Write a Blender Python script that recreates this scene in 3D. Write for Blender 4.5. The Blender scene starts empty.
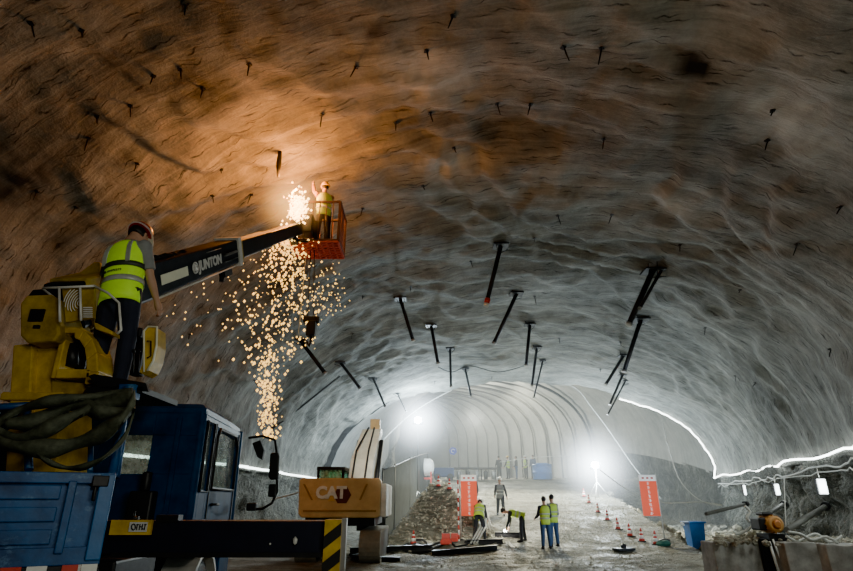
import bpy, bmesh, math, random
from mathutils import Vector, Matrix, noise
random.seed(11)
R = math.radians
SC = bpy.context.scene
COL = SC.collection
F = 560.0
CAMZ = 1.7
PITCH = math.atan((501 - 285.5) / F)
CP, SP = math.cos(PITCH), math.sin(PITCH)

# ------------------------------------------------------------------ survey helpers (directions measured in the photograph)
def ray(px, py):
    v = (285.5 - py) / F
    return Vector(((px - 426.5) / F, CP - v * SP, SP + v * CP))
def P(px, py, Y):
    d = ray(px, py)
    return Vector((0, 0, CAMZ)) + d * (Y / d.y)
def smooth(a, b, x):
    t = max(0.0, min(1.0, (x - a) / (b - a)))
    return t * t * (3 - 2 * t)
def lerp(a, b, t): return a + (b - a) * t

# ------------------------------------------------------------------ materials
MATS = {}
def mat(name, col, rough=0.7, metal=0.0, emis=None, estr=0.0, var=0.25, scale=6.0, bump=0.15, dirt=None, spec=0.5, alpha=None, scuff=None):
    if name in MATS: return MATS[name]
    m = bpy.data.materials.new(name); m.use_nodes = True
    nt = m.node_tree; b = nt.nodes['Principled BSDF']
    b.inputs['Roughness'].default_value = rough
    b.inputs['Metallic'].default_value = metal
    b.inputs['Specular IOR Level'].default_value = spec
    c = (*col, 1)
    tc = nt.nodes.new('ShaderNodeTexCoord')
    n = nt.nodes.new('ShaderNodeTexNoise'); n.inputs['Scale'].default_value = scale; n.inputs['Detail'].default_value = 6
    n.inputs['Roughness'].default_value = 0.65
    nt.links.new(tc.outputs['Object'], n.inputs['Vector'])
    mx = nt.nodes.new('ShaderNodeValToRGB')
    mx.color_ramp.elements[0].position = 0.3; mx.color_ramp.elements[1].position = 0.7
    d = dirt or tuple(x * (1 - var) for x in col)
    mx.color_ramp.elements[0].color = (*d, 1)
    mx.color_ramp.elements[1].color = (*[min(1, x * (1 + var * .4)) for x in col], 1)
    nt.links.new(n.outputs['Fac'], mx.inputs['Fac'])
    outc = mx.outputs['Color']
    if scuff:
        n2 = nt.nodes.new('ShaderNodeTexNoise'); n2.inputs['Scale'].default_value = scale * 1.7; n2.inputs['Detail'].default_value = 9; n2.inputs['Roughness'].default_value = .75
        mp2 = nt.nodes.new('ShaderNodeMapping'); mp2.inputs['Scale'].default_value = (1, 1, 1.6); mp2.inputs['Location'].default_value = (3, 1, 2)
        nt.links.new(tc.outputs['Object'], mp2.inputs[0]); nt.links.new(mp2.outputs[0], n2.inputs['Vector'])
        r2 = nt.nodes.new('ShaderNodeMapRange'); r2.inputs['From Min'].default_value = .55; r2.inputs['From Max'].default_value = .68
        nt.links.new(n2.outputs['Fac'], r2.inputs['Value'])
        mm = nt.nodes.new('ShaderNodeMix'); mm.data_type = 'RGBA'; nt.links.new(r2.outputs[0], mm.inputs['Factor']); nt.links.new(outc, mm.inputs['A']); mm.inputs['B'].default_value = (*scuff, 1)
        outc = mm.outputs['Result']
    nt.links.new(outc, b.inputs['Base Color'])
    if bump:
        bp = nt.nodes.new('ShaderNodeBump'); bp.inputs['Strength'].default_value = bump; bp.inputs['Distance'].default_value = 0.02
        nt.links.new(n.outputs['Fac'], bp.inputs['Height']); nt.links.new(bp.outputs['Normal'], b.inputs['Normal'])
    if emis:
        b.inputs['Emission Color'].default_value = (*emis, 1); b.inputs['Emission Strength'].default_value = estr
    if alpha is not None: b.inputs['Alpha'].default_value = alpha
    MATS[name] = m
    return m

def glass(name, col, rough=0.05, mix=0.35):
    m = bpy.data.materials.new(name); m.use_nodes = True
    nt = m.node_tree; nt.nodes.clear()
    o = nt.nodes.new('ShaderNodeOutputMaterial'); t = nt.nodes.new('ShaderNodeBsdfTransparent'); g = nt.nodes.new('ShaderNodeBsdfPrincipled')
    t.inputs['Color'].default_value = (*col, 1)
    g.inputs['Base Color'].default_value = (*col, 1); g.inputs['Roughness'].default_value = rough
    n = nt.nodes.new('ShaderNodeTexNoise'); n.inputs['Scale'].default_value = 7; n.inputs['Detail'].default_value = 5
    r = nt.nodes.new('ShaderNodeMapRange'); r.inputs['From Min'].default_value = .4; r.inputs['From Max'].default_value = .7
    r.inputs['To Min'].default_value = mix * .4; r.inputs['To Max'].default_value = mix * 1.5
    nt.links.new(n.outputs['Fac'], r.inputs['Value'])
    x = nt.nodes.new('ShaderNodeMixShader')
    nt.links.new(r.outputs['Result'], x.inputs['Fac'])
    nt.links.new(t.outputs[0], x.inputs[1]); nt.links.new(g.outputs[0], x.inputs[2]); nt.links.new(x.outputs[0], o.inputs['Surface'])
    return m

def emit(name, col, s):
    return mat(name, col, 0.5, 0, col, s, 0.05, 5, 0)

def rock_mat(name, base, dark, light, uvs=True, scratch=True, scale=1.0, bump=0.5, rough=0.85, wet=0.0):
    m = bpy.data.materials.new(name); m.use_nodes = True
    nt = m.node_tree; N = nt.nodes; L = nt.links; b = N['Principled BSDF']
    b.inputs['Roughness'].default_value = rough
    tc = N.new('ShaderNodeTexCoord')
    def nz(sc, det, vec, rg=.6, dist=0.0):
        n = N.new('ShaderNodeTexNoise'); n.inputs['Scale'].default_value = sc; n.inputs['Detail'].default_value = det
        n.inputs['Roughness'].default_value = rg; n.inputs['Distortion'].default_value = dist
        L.new(vec, n.inputs['Vector']); return n.outputs['Fac']
    def mapping(src, rot, sc):
        mp = N.new('ShaderNodeMapping'); mp.inputs['Rotation'].default_value = rot; mp.inputs['Scale'].default_value = sc
        L.new(src, mp.inputs['Vector']); return mp.outputs['Vector']
    def math_(op, a, c):
        q = N.new('ShaderNodeMath'); q.operation = op; q.use_clamp = False
        for i, s in enumerate((a, c)):
            if s is None: continue
            if isinstance(s, (int, float)): q.inputs[i].default_value = s
            else: L.new(s, q.inputs[i])
        return q.outputs[0]
    ob = tc.outputs['Object']
    big = nz(0.32 * scale, 4, ob)
    mid = nz(1.6 * scale, 7, ob, .65, .3)
    fine = nz(14 * scale, 5, ob, .7)
    src = tc.outputs['UV'] if uvs else ob
    streak = nz(1.0, 8, mapping(src, (0, 0, R(14)), (0.32 * scale, 3.4 * scale, 1)), .72, .8)
    s = math_('ADD', math_('MULTIPLY', big, .8), math_('MULTIPLY', mid, .45))
    s = math_('ADD', s, math_('MULTIPLY', streak, 1.05)); s = math_('ADD', s, math_('MULTIPLY', fine, .25))
    ramp = N.new('ShaderNodeValToRGB'); e = ramp.color_ramp.elements
    e[0].position = .36; e[0].color = (*dark, 1); e[1].position = .66; e[1].color = (*light, 1)
    k = e.new(.5); k.color = (*base, 1)
    L.new(math_('MULTIPLY', s, .392), ramp.inputs['Fac'])
    colr = ramp.outputs['Color']
    def darken(fac, to):
        nonlocal colr
        x = N.new('ShaderNodeMix'); x.data_type = 'RGBA'
        L.new(fac, x.inputs['Factor']); L.new(colr, x.inputs['A']); x.inputs['B'].default_value = (*to, 1)
        colr = x.outputs['Result']
    if scratch:
        for rot, sc, th, rnd in ((R(80), (.42, 3.6, 1), .10, .35), (R(8), (.34, 5.5, 1), .10, .30), (R(-14), (.5, 9, 1), .13, .35), (R(48), (.6, 8, 1), .14, .25), (R(97), (.8, 9, 1), .2, .35)):
            w = N.new('ShaderNodeVectorMath'); w.operation = 'ADD'
            nn = N.new('ShaderNodeTexNoise'); nn.inputs['Scale'].default_value = 2.2; L.new(src, nn.inputs['Vector'])
            sc2 = N.new('ShaderNodeVectorMath'); sc2.operation = 'SCALE'; sc2.inputs['Scale'].default_value = .35
            L.new(nn.outputs['Color'], sc2.inputs[0]); L.new(src, w.inputs[0]); L.new(sc2.outputs[0], w.inputs[1])
            v = N.new('ShaderNodeTexVoronoi'); v.voronoi_dimensions = '2D'; v.inputs['Scale'].default_value = 1.0
            L.new(mapping(w.outputs[0], (0, 0, rot), sc), v.inputs['Vector'])
            sep = N.new('ShaderNodeSeparateColor'); L.new(v.outputs['Color'], sep.inputs[0])
            mr = N.new('ShaderNodeMapRange'); mr.inputs['From Min'].default_value = th; mr.inputs['From Max'].default_value = th * .35
            L.new(v.outputs['Distance'], mr.inputs['Value'])
            on = math_('LESS_THAN', sep.outputs[0], rnd)
            edge = N.new('ShaderNodeMapRange'); edge.inputs['From Min'].default_value = .4; edge.inputs['From Max'].default_value = .55
            L.new(fine, edge.inputs['Value'])
            darken(math_('MULTIPLY', math_('MULTIPLY', mr.outputs[0], on), math_('ADD', math_('MULTIPLY', edge.outputs[0], .5), .4)), tuple(x * .25 for x in dark))
    at = N.new('ShaderNodeAttribute'); at.attribute_name = 'patch_highlight'
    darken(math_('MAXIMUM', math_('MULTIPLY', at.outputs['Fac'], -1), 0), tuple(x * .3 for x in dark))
    darken(math_('MAXIMUM', at.outputs['Fac'], 0), tuple(min(1, x * 1.5) for x in light))  # positive values: lamp highlights painted into the vault colour
    L.new(colr, b.inputs['Base Color'])
    h = math_('ADD', math_('MULTIPLY', mid, .7), math_('ADD', math_('MULTIPLY', streak, .9), math_('MULTIPLY', fine, .25)))
    if not uvs:
        for vs_, am in ((1.3, .9), (4.5, .45)):
            v = N.new('ShaderNodeTexVoronoi'); v.inputs['Scale'].default_value = vs_ * scale
            wv = N.new('ShaderNodeVectorMath'); wv.operation = 'ADD'; nn = N.new('ShaderNodeTexNoise'); nn.inputs['Scale'].default_value = 2.5; nn.inputs['Detail'].default_value = 4
            L.new(ob, nn.inputs['Vector']); L.new(ob, wv.inputs[0]); L.new(nn.outputs['Color'], wv.inputs[1]); L.new(wv.outputs[0], v.inputs['Vector'])
            h = math_('ADD', h, math_('MULTIPLY', v.outputs['Distance'], am))
    bp = N.new('ShaderNodeBump'); bp.inputs['Strength'].default_value = bump; bp.inputs['Distance'].default_value = .35
    L.new(h, bp.inputs['Height']); L.new(bp.outputs['Normal'], b.inputs['Normal'])
    if wet:
        mr = N.new('ShaderNodeMapRange'); mr.inputs['From Min'].default_value = .45; mr.inputs['From Max'].default_value = .6
        mr.inputs['To Min'].default_value = rough; mr.inputs['To Max'].default_value = wet
        L.new(nz(.9, 5, ob), mr.inputs['Value']); L.new(mr.outputs[0], b.inputs['Roughness'])
    return m

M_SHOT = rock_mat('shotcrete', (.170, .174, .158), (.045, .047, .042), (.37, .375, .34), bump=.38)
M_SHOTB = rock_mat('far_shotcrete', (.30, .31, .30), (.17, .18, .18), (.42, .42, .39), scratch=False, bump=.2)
M_ROCK = rock_mat('blasted_rock', (.15, .155, .135), (.025, .027, .024), (.40, .39, .35), uvs=False, scratch=False, scale=1.6, bump=1.0)
M_GROUND = rock_mat('crushed_stone_ground', (.30, .285, .22), (.06, .056, .045), (.62, .59, .47), uvs=False, scratch=False, scale=2.8, bump=1.0, wet=.5)
M_RUB = rock_mat('rubble', (.42, .40, .32), (.20, .19, .15), (.66, .63, .52), uvs=False, scratch=False, scale=2.5, bump=.6)
M_CONC = mat('concrete', (.36, .35, .33), .85, var=.45, scale=4, bump=.3)
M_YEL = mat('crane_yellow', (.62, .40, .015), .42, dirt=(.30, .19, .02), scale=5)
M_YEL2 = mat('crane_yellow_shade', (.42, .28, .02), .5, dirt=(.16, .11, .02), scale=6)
M_NAVY = mat('boom_navy', (.010, .014, .022), .5, spec=.2, dirt=(.004, .006, .01))
M_BLUE = mat('truck_blue', (.010, .06, .15), .5, dirt=(.006, .03, .08), scale=4, spec=.06)
M_BLUEW = mat('worn_bed_blue', (.018, .10, .27), .45, scuff=(.10, .20, .34), dirt=(.008, .035, .11), scale=3.2, bump=.25)
M_BLK = mat('black_rubber', (.012, .012, .013), .6)
M_DARK = mat('dark_steel', (.03, .03, .033), .5, .5, var=.4)
M_DKBEAM = mat('outrigger_blue_black', (.010, .012, .028), .45)
M_STEEL = mat('grey_steel', (.35, .35, .34), .4, .7)
M_GALV = mat('pale_painted_steel', (.62, .62, .58), .5, .2)
M_WHITE = mat('white_paint', (.78, .78, .74), .5)
M_CREAM = mat('cream_sticker', (.70, .70, .52), .6, var=.1)
M_RED = mat('red_plastic', (.55, .045, .03), .45)
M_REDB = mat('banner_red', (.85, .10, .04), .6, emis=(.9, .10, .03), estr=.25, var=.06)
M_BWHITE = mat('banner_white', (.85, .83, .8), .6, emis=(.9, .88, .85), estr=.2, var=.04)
M_ORGM = mat('motor_orange', (.48, .24, .07), .6)
M_BIN = mat('bin_blue', (.02, .16, .50), .4, var=.15)
M_TARP = mat('olive_webbing', (.10, .11, .08), .85, dirt=(.035, .04, .03), scale=12, bump=.4)
M_CATY = mat('counterweight_yellow', (.60, .41, .20), .6, dirt=(.45, .30, .14), scale=2)
M_BASK = mat('basket_red', (.50, .06, .03), .6)
M_BASKD = mat('basket_dark', (.06, .025, .02), .6)
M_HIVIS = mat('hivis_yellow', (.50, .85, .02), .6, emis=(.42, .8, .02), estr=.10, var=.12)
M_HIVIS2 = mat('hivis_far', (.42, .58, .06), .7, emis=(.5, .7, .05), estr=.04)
M_REFL = mat('reflective_tape', (.42, .45, .40), .4, .1)
M_TAPED = mat('dark_tape', (.05, .06, .045), .6)
M_SKIN = mat('skin', (.42, .24, .16), .55, var=.1)
M_HAIR = mat('hair', (.012, .01, .009), .6)
M_NAVYC = mat('navy_cloth', (.018, .022, .04), .85)
M_GREYC = mat('grey_cloth', (.22, .23, .23), .85)
M_DKC = mat('dark_cloth', (.03, .032, .04), .85)
M_BLUEC = mat('blue_cloth', (.04, .08, .17), .85)
M_HELR = mat('helmet_red', (.26, .025, .025), .3)
M_HELY = mat('helmet_yellow', (.75, .45, .05), .35)
M_HELW = mat('helmet_white', (.7, .7, .65), .35)
M_BOOT = mat('boot_black', (.015, .014, .013), .6)
M_EYE = mat('eye', (.05, .04, .035), .2)
M_GLASS = glass('dusty_glass', (.9, .95, .9), .3, .3)
M_DGLASS = glass('dark_glass', (.75, .8, .78), .15, .22)
M_LED = emit('led_white', (.93, 1.0, .96), 11)
M_LEDD = emit('led_soft', (.9, 1.0, .96), 7)
M_CABLE = mat('pale_cable', (.55, .56, .53), .6)
M_CABLED = mat('dark_cable', (.03, .03, .03), .6)
M_LAMP = emit('floodlight_lens', (.92, .98, 1.0), 260)
M_TUBEL = emit('work_light_tube', (.92, 1, 1), 4)
M_SPARK = emit('spark', (1.0, .58, .13), 2.6)
M_HOT = emit('white_hot', (1.0, .60, .20), 9)
M_NET = mat('dark_netting', (.018, .022, .02), .95, alpha=.93, scale=2, var=.7)

# ------------------------------------------------------------------ mesh builder
ROOTM = {}
class MB:
    def __init__(s): s.v = []; s.f = []; s.sm = []
    def add(s, vs, fs, sm=False):
        o = len(s.v); s.v += [Vector(v) for v in vs]; s.f += [tuple(i + o for i in f) for f in fs]; s.sm += [sm] * len(fs); return s
    def box(s, c, size, M=None):
        x, y, z = [k / 2 for k in size]; c = Vector(c)
        vs = [Vector((sx * x, sy * y, sz * z)) for sz in (-1, 1) for sx, sy in ((-1, -1), (1, -1), (1, 1), (-1, 1))]
        if M is not None: vs = [M @ v for v in vs]
        s.add([v + c for v in vs], [(3, 2, 1, 0), (4, 5, 6, 7), (0, 1, 5, 4), (1, 2, 6, 5), (2, 3, 7, 6), (3, 0, 4, 7)]); return s
    def b2(s, x0, y0, z0, x1, y1, z1): return s.box(((x0 + x1) / 2, (y0 + y1) / 2, (z0 + z1) / 2), (abs(x1 - x0), abs(y1 - y0), abs(z1 - z0)))
    def tube(s, pts, r, n=8, r1=None, cap=True):
        pts = [Vector(p) for p in pts]; m = len(pts); rings = []
        up = None
        for i, p in enumerate(pts):
            d = (pts[min(i + 1, m - 1)] - pts[max(i - 1, 0)])
            if d.length < 1e-9: d = Vector((0, 0, 1))
            d.normalize()
            if up is None: up = d.orthogonal().normalized()
            else:
                up = (up - d * up.dot(d))
                up = up.normalized() if up.length > 1e-6 else d.orthogonal().normalized()
            q = d.cross(up)
            rr = r[i] if isinstance(r, (list, tuple)) else (r if r1 is None else lerp(r, r1, i / max(1, m - 1)))
            rings.append([p + (up * math.cos(2 * math.pi * k / n) + q * math.sin(2 * math.pi * k / n)) * rr for k in range(n)])
        return s.loft(rings, cap)
    def loft(s, rings, cap=True, sm=True):
        n = len(rings[0]); vs = [v for r in rings for v in r]; fs = []
        for i in range(len(rings) - 1):
            for k in range(n):
                a = i * n + k; b = i * n + (k + 1) % n
                fs.append((a, b, b + n, a + n))
        s.add(vs, fs, sm)
        if cap:
            o = len(s.v) - len(vs)
            s.f.append(tuple(o + k for k in reversed(range(n)))); s.sm.append(False)
            s.f.append(tuple(o + (len(rings) - 1) * n + k for k in range(n))); s.sm.append(False)
        return s
    def prism(s, poly, ext):
        ext = Vector(ext); n = len(poly); vs = [Vector(p) for p in poly] + [Vector(p) + ext for p in poly]
        fs = [tuple(range(n)), tuple(reversed(range(n, 2 * n)))] + [(i, i + n, (i + 1) % n + n, (i + 1) % n) for i in range(n)]
        s.add(vs, fs); return s
    def pp(s, pix, Y, depth):
        return s.prism([P(a, b, Y) for a, b in pix], (0, depth, 0))
    def pbox(s, x0, y0, x1, y1, Y, depth):
        a = P(x0, (y0 + y1) / 2, Y); b = P(x1, (y0 + y1) / 2, Y); t = P((x0 + x1) / 2, y0, Y); u = P((x0 + x1) / 2, y1, Y)
        return s.b2(a.x, Y, u.z, b.x, Y + depth, t.z)
    def ico(s, c, r, sub=1, jit=0, sc=(1, 1, 1)):
        bm = bmesh.new(); bmesh.ops.create_icosphere(bm, subdivisions=sub, radius=r)
        vs = []
        for v in bm.verts:
            k = 1 + (random.uniform(-jit, jit) if jit else 0)
            vs.append(Vector((v.co.x * sc[0], v.co.y * sc[1], v.co.z * sc[2])) * k + Vector(c))
        fs = [tuple(v.index for v in f.verts) for f in bm.faces]; bm.free()
        return s.add(vs, fs, not jit)
    def disc(s, c, axis, r0, r1, h, n=24):
        a = Vector(axis).normalized(); c = Vector(c)
        return s.tube([c - a * h / 2, c + a * h / 2], [r0, r1], n)
    def lathe(s, c, prof, n=20, M=None):
        rings = []
        for r, z in prof:
            ring = [Vector((r * math.cos(2 * math.pi * k / n), r * math.sin(2 * math.pi * k / n), z)) for k in range(n)]
            if M is not None: ring = [M @ v for v in ring]
            rings.append([v + Vector(c) for v in ring])
        return s.loft(rings, True)
    def xf(s, M):
        s.v = [M @ v for v in s.v]; return s
    def build(s, name, material, parent=None, bevel=0.0, world=True, loc=None, fix=True):
        """vertices are in world space; they are stored relative to the thing's base"""
        me = bpy.data.meshes.new(name)
        o = bpy.data.objects.new(name, me); COL.objects.link(o)
        vs = s.v
        if parent is not None:
            o.parent = parent; Mr = ROOTM.get(parent.name, Matrix.Identity(4)); ROOTM[o.name] = Mr
        else:
            if loc is None:
                loc = Vector((sum(v.x for v in vs) / len(vs), sum(v.y for v in vs) / len(vs), min(v.z for v in vs)))
            Mr = Matrix.Translation(loc); o.location = loc; ROOTM[o.name] = Mr
        if world:
            Mi = Mr.inverted(); vs = [Mi @ v for v in vs]
        me.from_pydata([tuple(v) for v in vs], [], s.f)
        me.polygons.foreach_set('use_smooth', s.sm)
        if fix:
            bm = bmesh.new(); bm.from_mesh(me); bmesh.ops.recalc_face_normals(bm, faces=bm.faces[:]); bm.to_mesh(me); bm.free()
        me.materials.append(material)
        if bevel:
            md = o.modifiers.new('bevel', 'BEVEL'); md.width = bevel; md.segments = 2; md.limit_method = 'ANGLE'; md.angle_limit = R(40)
        me.update()
        return o

def thing(name, label, cat, loc=(0, 0, 0), rz=0, group=None):
    o = bpy.data.objects.new(name, None); COL.objects.link(o)
    o.location = loc; o.rotation_euler = (0, 0, rz); o.empty_display_size = .2
    ROOTM[o.name] = Matrix.Translation(Vector(loc)) @ Matrix.Rotation(rz, 4, 'Z')
    return tag(o, label, cat, group)
def tag(o, label=None, cat=None, group=None, kind=None):
    if label: o['label'] = label
    if cat: o['category'] = cat
    if group: o['group'] = group
    if kind: o['kind'] = kind
    return o
def copy_tree(o, parent=None):
    c = o.copy(); COL.objects.link(c)
    if parent is not None: c.parent = parent
    for ch in list(o.children): copy_tree(ch, c)
    return c
def text(s, size, M, material, parent, name, bold=0.0, ext=.004):
    cu = bpy.data.curves.new(name, 'FONT'); cu.body = s; cu.size = size; cu.align_x = 'CENTER'; cu.align_y = 'CENTER'
    cu.extrude = ext; cu.offset = bold; cu.resolution_u = 3
    t = bpy.data.objects.new('t', cu); COL.objects.link(t)
    me = bpy.data.meshes.new_from_object(t, depsgraph=bpy.context.evaluated_depsgraph_get())
    bpy.data.objects.remove(t)
    Mi = ROOTM.get(parent.name, Matrix.Identity(4)).inverted()
    me.transform(Mi @ M); me.materials.clear(); me.materials.append(material)
    o = bpy.data.objects.new(name, me); COL.objects.link(o); o.parent = parent
    return o
def frame(o, x, z):
    """matrix with x axis x, z axis z at o"""
    x = Vector(x).normalized(); z = Vector(z); z = (z - x * z.dot(x)).normalized(); y = z.cross(x)
    M = Matrix.Identity(4)
    for i in range(3): M[i][0], M[i][1], M[i][2], M[i][3] = x[i], y[i], z[i], o[i]
    return M

# ------------------------------------------------------------------ ground
def ramp(Y): return 3.5 * max(0, min(1, (Y - 21.5) / 27.0))
def ground_base(x, y):
    r = ramp(y)
    xl = lerp(-.4, .4, (y - 22) / 26); xr = lerp(9.7, 12.4, (y - 22) / 24)
    d = max(0, xl - x, x - xr)
    z = max(0.0, r - d * .8)
    if 23 < y < 46:
        L_ = -1.7 + .04 * (y - 24)
        z = max(z, min((y - 23.3) * .66, (x - L_) * 1.35, (2.9 - x) * 1.25, 2.35 + (y - 27) * .06))
    if y > 50: z = max(z, 3.5 * smooth(50, 52, y))
    return z
def ground(x, y):
    z = ground_base(x, y)
    rough = .05
    xl = lerp(-.4, .4, (y - 22) / 26)
    if 21 < y < 49 and x < xl + 1.4: rough = .28
    if 23.2 < y < 34 and -2 < x < 2.9: rough = .16
    xr = lerp(9.7, 12.4, (y - 22) / 24)
    if y > 20 and x > xr + .3: rough = .42
    z += rough * (noise.fractal(Vector((x * .9, y * .9, 3.3)), 1.0, 2.2, 4)) + .05 * noise.noise(Vector((x * .35, y * .35, 0)))
    return z
def ground_hit(px, py):
    d = ray(px, py); d = d / d.y; y = 4.0
    while y < 70:
        p = Vector((0, 0, CAMZ)) + d * y
        if p.z <= ground(p.x, p.y): break
        y += .05
    return Vector((p.x, p.y, ground(p.x, p.y)))

def grid_mesh(name, nx, ny, fn, material, uv=None, kind='structure', attr=None, flip=False):
    vs = [fn(i / (nx - 1), j / (ny - 1)) for j in range(ny) for i in range(nx)]
    fs = []
    for j in range(ny - 1):
        for i in range(nx - 1):
            a = j * nx + i; q = (a, a + 1, a + nx + 1, a + nx)
            fs.append(q[::-1] if flip else q)
    me = bpy.data.meshes.new(name); me.from_pydata([tuple(v) for v in vs], [], fs)
    me.polygons.foreach_set('use_smooth', [True] * len(fs)); me.materials.append(material)
    if uv:
        l = me.uv_layers.new(name='UVMap'); buf = []
        for lp in me.loops:
            i = lp.vertex_index % nx; j = lp.vertex_index // nx; buf += uv(i / (nx - 1), j / (ny - 1))
        l.data.foreach_set('uv', buf)
    if attr:
        a = me.attributes.new('patch_highlight', 'FLOAT', 'POINT'); a.data.foreach_set('value', [attr(v) for v in vs])
    me.update()
    o = bpy.data.objects.new(name, me); COL.objects.link(o)
    if kind: o['kind'] = kind
    return o

def gfn(u, w):
    # denser toward the camera's working area
    x = lerp(-20, 32, u); y = -6 + 90 * (w ** 1.15)
    return Vector((x, y, ground(x, y)))
grid_mesh('floor', 300, 420, gfn, M_GROUND)

# ------------------------------------------------------------------ cavern
NODES_A = [(-14, -8.0, 11, 7.8, 2.9), (-4, -5.2, 10.8, 7.8, 2.9), (4, -2.8, 10.5, 7.7, 2.9), (12, -.4, 10.3, 7.5, 2.9), (18, 1.4, 10.4, 7.1, 2.9),
           (22, 2.5, 10.6, 6.9, 2.9), (26, 3.3, 11.0, 6.3, 2.9), (31, 4.2, 11.6, 6.0, 2.9), (36, 5.0, 12.0, 5.9, 2.9)]
NODES_B = [(35.0, 5.2, 12.5, 7.0, 2.3), (39, 6.6, 12.7, 7.8, 2.8), (44, 8.4, 12.6, 8.6, 3.4), (50, 8.2, 11.4, 7.6, 5.6), (56, 5.6, 9.6, 5.6, 7.4),
           (64, .6, 8.2, 5.0, 8.2), (76, -8, 7.5, 5, 9.2)]
def cat(p0, p1, p2, p3, t):
    return .5 * ((2 * p1) + (-p0 + p2) * t + (2 * p0 - 5 * p1 + 4 * p2 - p3) * t * t + (-p0 + 3 * p1 - 3 * p2 + p3) * t ** 3)
def sec(nodes, w):
    n = len(nodes) - 1; s = min(max(w * n, 0), n - 1e-6); i = int(s); t = s - i
    g = lambda k: nodes[max(0, min(n, k))]
    return [cat(g(i - 1)[k], g(i)[k], g(i + 1)[k], g(i + 2)[k], t) for k in range(5)]
def section(nodes, w):
    a = sec(nodes, w); b = sec(nodes, min(1, w + .01)); c = sec(nodes, max(0, w - .01))
    t = Vector((b[1] - c[1], b[0] - c[0], 0)).normalized()
    return Vector((a[1], a[0], 0)), Vector((t.y, -t.x, 0)), a[2], a[3], a[4]
def remap_w(nodes, w):
    """even spacing in Y"""
    y = lerp(nodes[0][0], nodes[-1][0], w); lo, hi = 0.0, 1.0
    for _ in range(22):
        m = (lo + hi) / 2
        if sec(nodes, m)[0] < y: lo = m
        else: hi = m
    return (lo + hi) / 2
def arch_point(nodes, w, u, amp=1.0):
    c, pr, a, b, h = section(nodes, w)
    th = math.pi * (1 - u)
    ex = .92   # slightly squarer than an ellipse
    cs, sn = math.cos(th), math.sin(th)
    X = a * (abs(cs) ** ex) * (1 if cs > 0 else -1); Z = b * abs(sn) ** ex
    p = c + pr * X + Vector((0, 0, h + Z))
    nrm = (pr * (cs / a) + Vector((0, 0, sn / b))).normalized()
    if amp:
        s = noise.noise(p * .30) * .34 + noise.noise(p * .8 + Vector((7, 0, 0))) * .08
        # scalloped spray rings: ridges run obliquely round the arch
        q = Vector((p.y * .55 + u * 9, u * 16, p.x * .1))
        s += abs(noise.noise(q)) * -.12 + noise.fractal(p * 2.1, .9, 2.1, 3) * .05
        ph = (p.y * .55 - p.x * .16) + noise.noise(p * .22) * 2.2 + noise.noise(p * .9 + Vector((3, 3, 3))) * .35
        fr = ph - math.floor(ph)
        s += (fr if fr < .8 else (1 - fr) * 4) * (.10 + .42 * max(0, noise.noise(p * .17 + Vector((9, 2, 5)))))
        p = p - nrm * (s * amp)
    return p
PATCH_HIGHLIGHT = [(15, 182, .9, -1.0), (205, 86, .55, -.8), (376, 33, .22, -1), (690, 62, .3, -1), (700, 66, .2, -1), (670, 205, .5, .6), (425, 78, .9, .55), (450, 165, .8, .5),  # negative: dark rock patches; positive: lamp highlights painted as paler colour
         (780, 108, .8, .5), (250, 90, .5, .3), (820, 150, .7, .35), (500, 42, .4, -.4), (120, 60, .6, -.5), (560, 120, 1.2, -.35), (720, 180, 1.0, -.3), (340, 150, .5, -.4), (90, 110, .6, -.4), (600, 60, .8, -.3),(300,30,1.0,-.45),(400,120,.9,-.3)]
W_A = [remap_w(NODES_A, j / 329) for j in range(330)]
NXA = 300
pts_cache = {}
def afn(u, w):
    return arch_point(NODES_A, W_A[int(round(w * 329))], u)
import mathutils
from mathutils.bvhtree import BVHTree
vsA = [afn(i / (NXA - 1), j / 329) for j in range(330) for i in range(NXA)]
fsA = [(j * NXA + i, j * NXA + i + 1, (j + 1) * NXA + i + 1, (j + 1) * NXA + i) for j in range(329) for i in range(NXA - 1)]
BVH = BVHTree.FromPolygons(vsA, fsA)
CAMP = Vector((0, 0, CAMZ))
def ceil_hit(px, py):
    d = ray(px, py).normalized(); h = BVH.ray_cast(CAMP, d)
    return h[0], h[1]
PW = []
for px, py, r, s in PATCH_HIGHLIGHT:
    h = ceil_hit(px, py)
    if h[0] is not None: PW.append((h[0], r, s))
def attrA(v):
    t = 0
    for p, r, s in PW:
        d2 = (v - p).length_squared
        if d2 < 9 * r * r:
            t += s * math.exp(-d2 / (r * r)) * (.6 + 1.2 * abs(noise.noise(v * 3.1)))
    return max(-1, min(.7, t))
_it = iter(vsA)
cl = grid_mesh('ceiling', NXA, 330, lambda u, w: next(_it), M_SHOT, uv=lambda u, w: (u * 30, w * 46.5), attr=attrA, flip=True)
cl['label'] = 'rough grey sprayed concrete vault over the cavern'
sd = cl.modifiers.new('thickness', 'SOLIDIFY'); sd.thickness = -.35; sd.offset = 1
W_B = [remap_w(NODES_B, j / 149) for j in range(150)]
grid_mesh('ceiling.001', 160, 150, lambda u, w: arch_point(NODES_B, W_B[int(round(w * 149))], u, .55), M_SHOTB, uv=lambda u, w: (u * 34, w * 50), flip=True)

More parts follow.
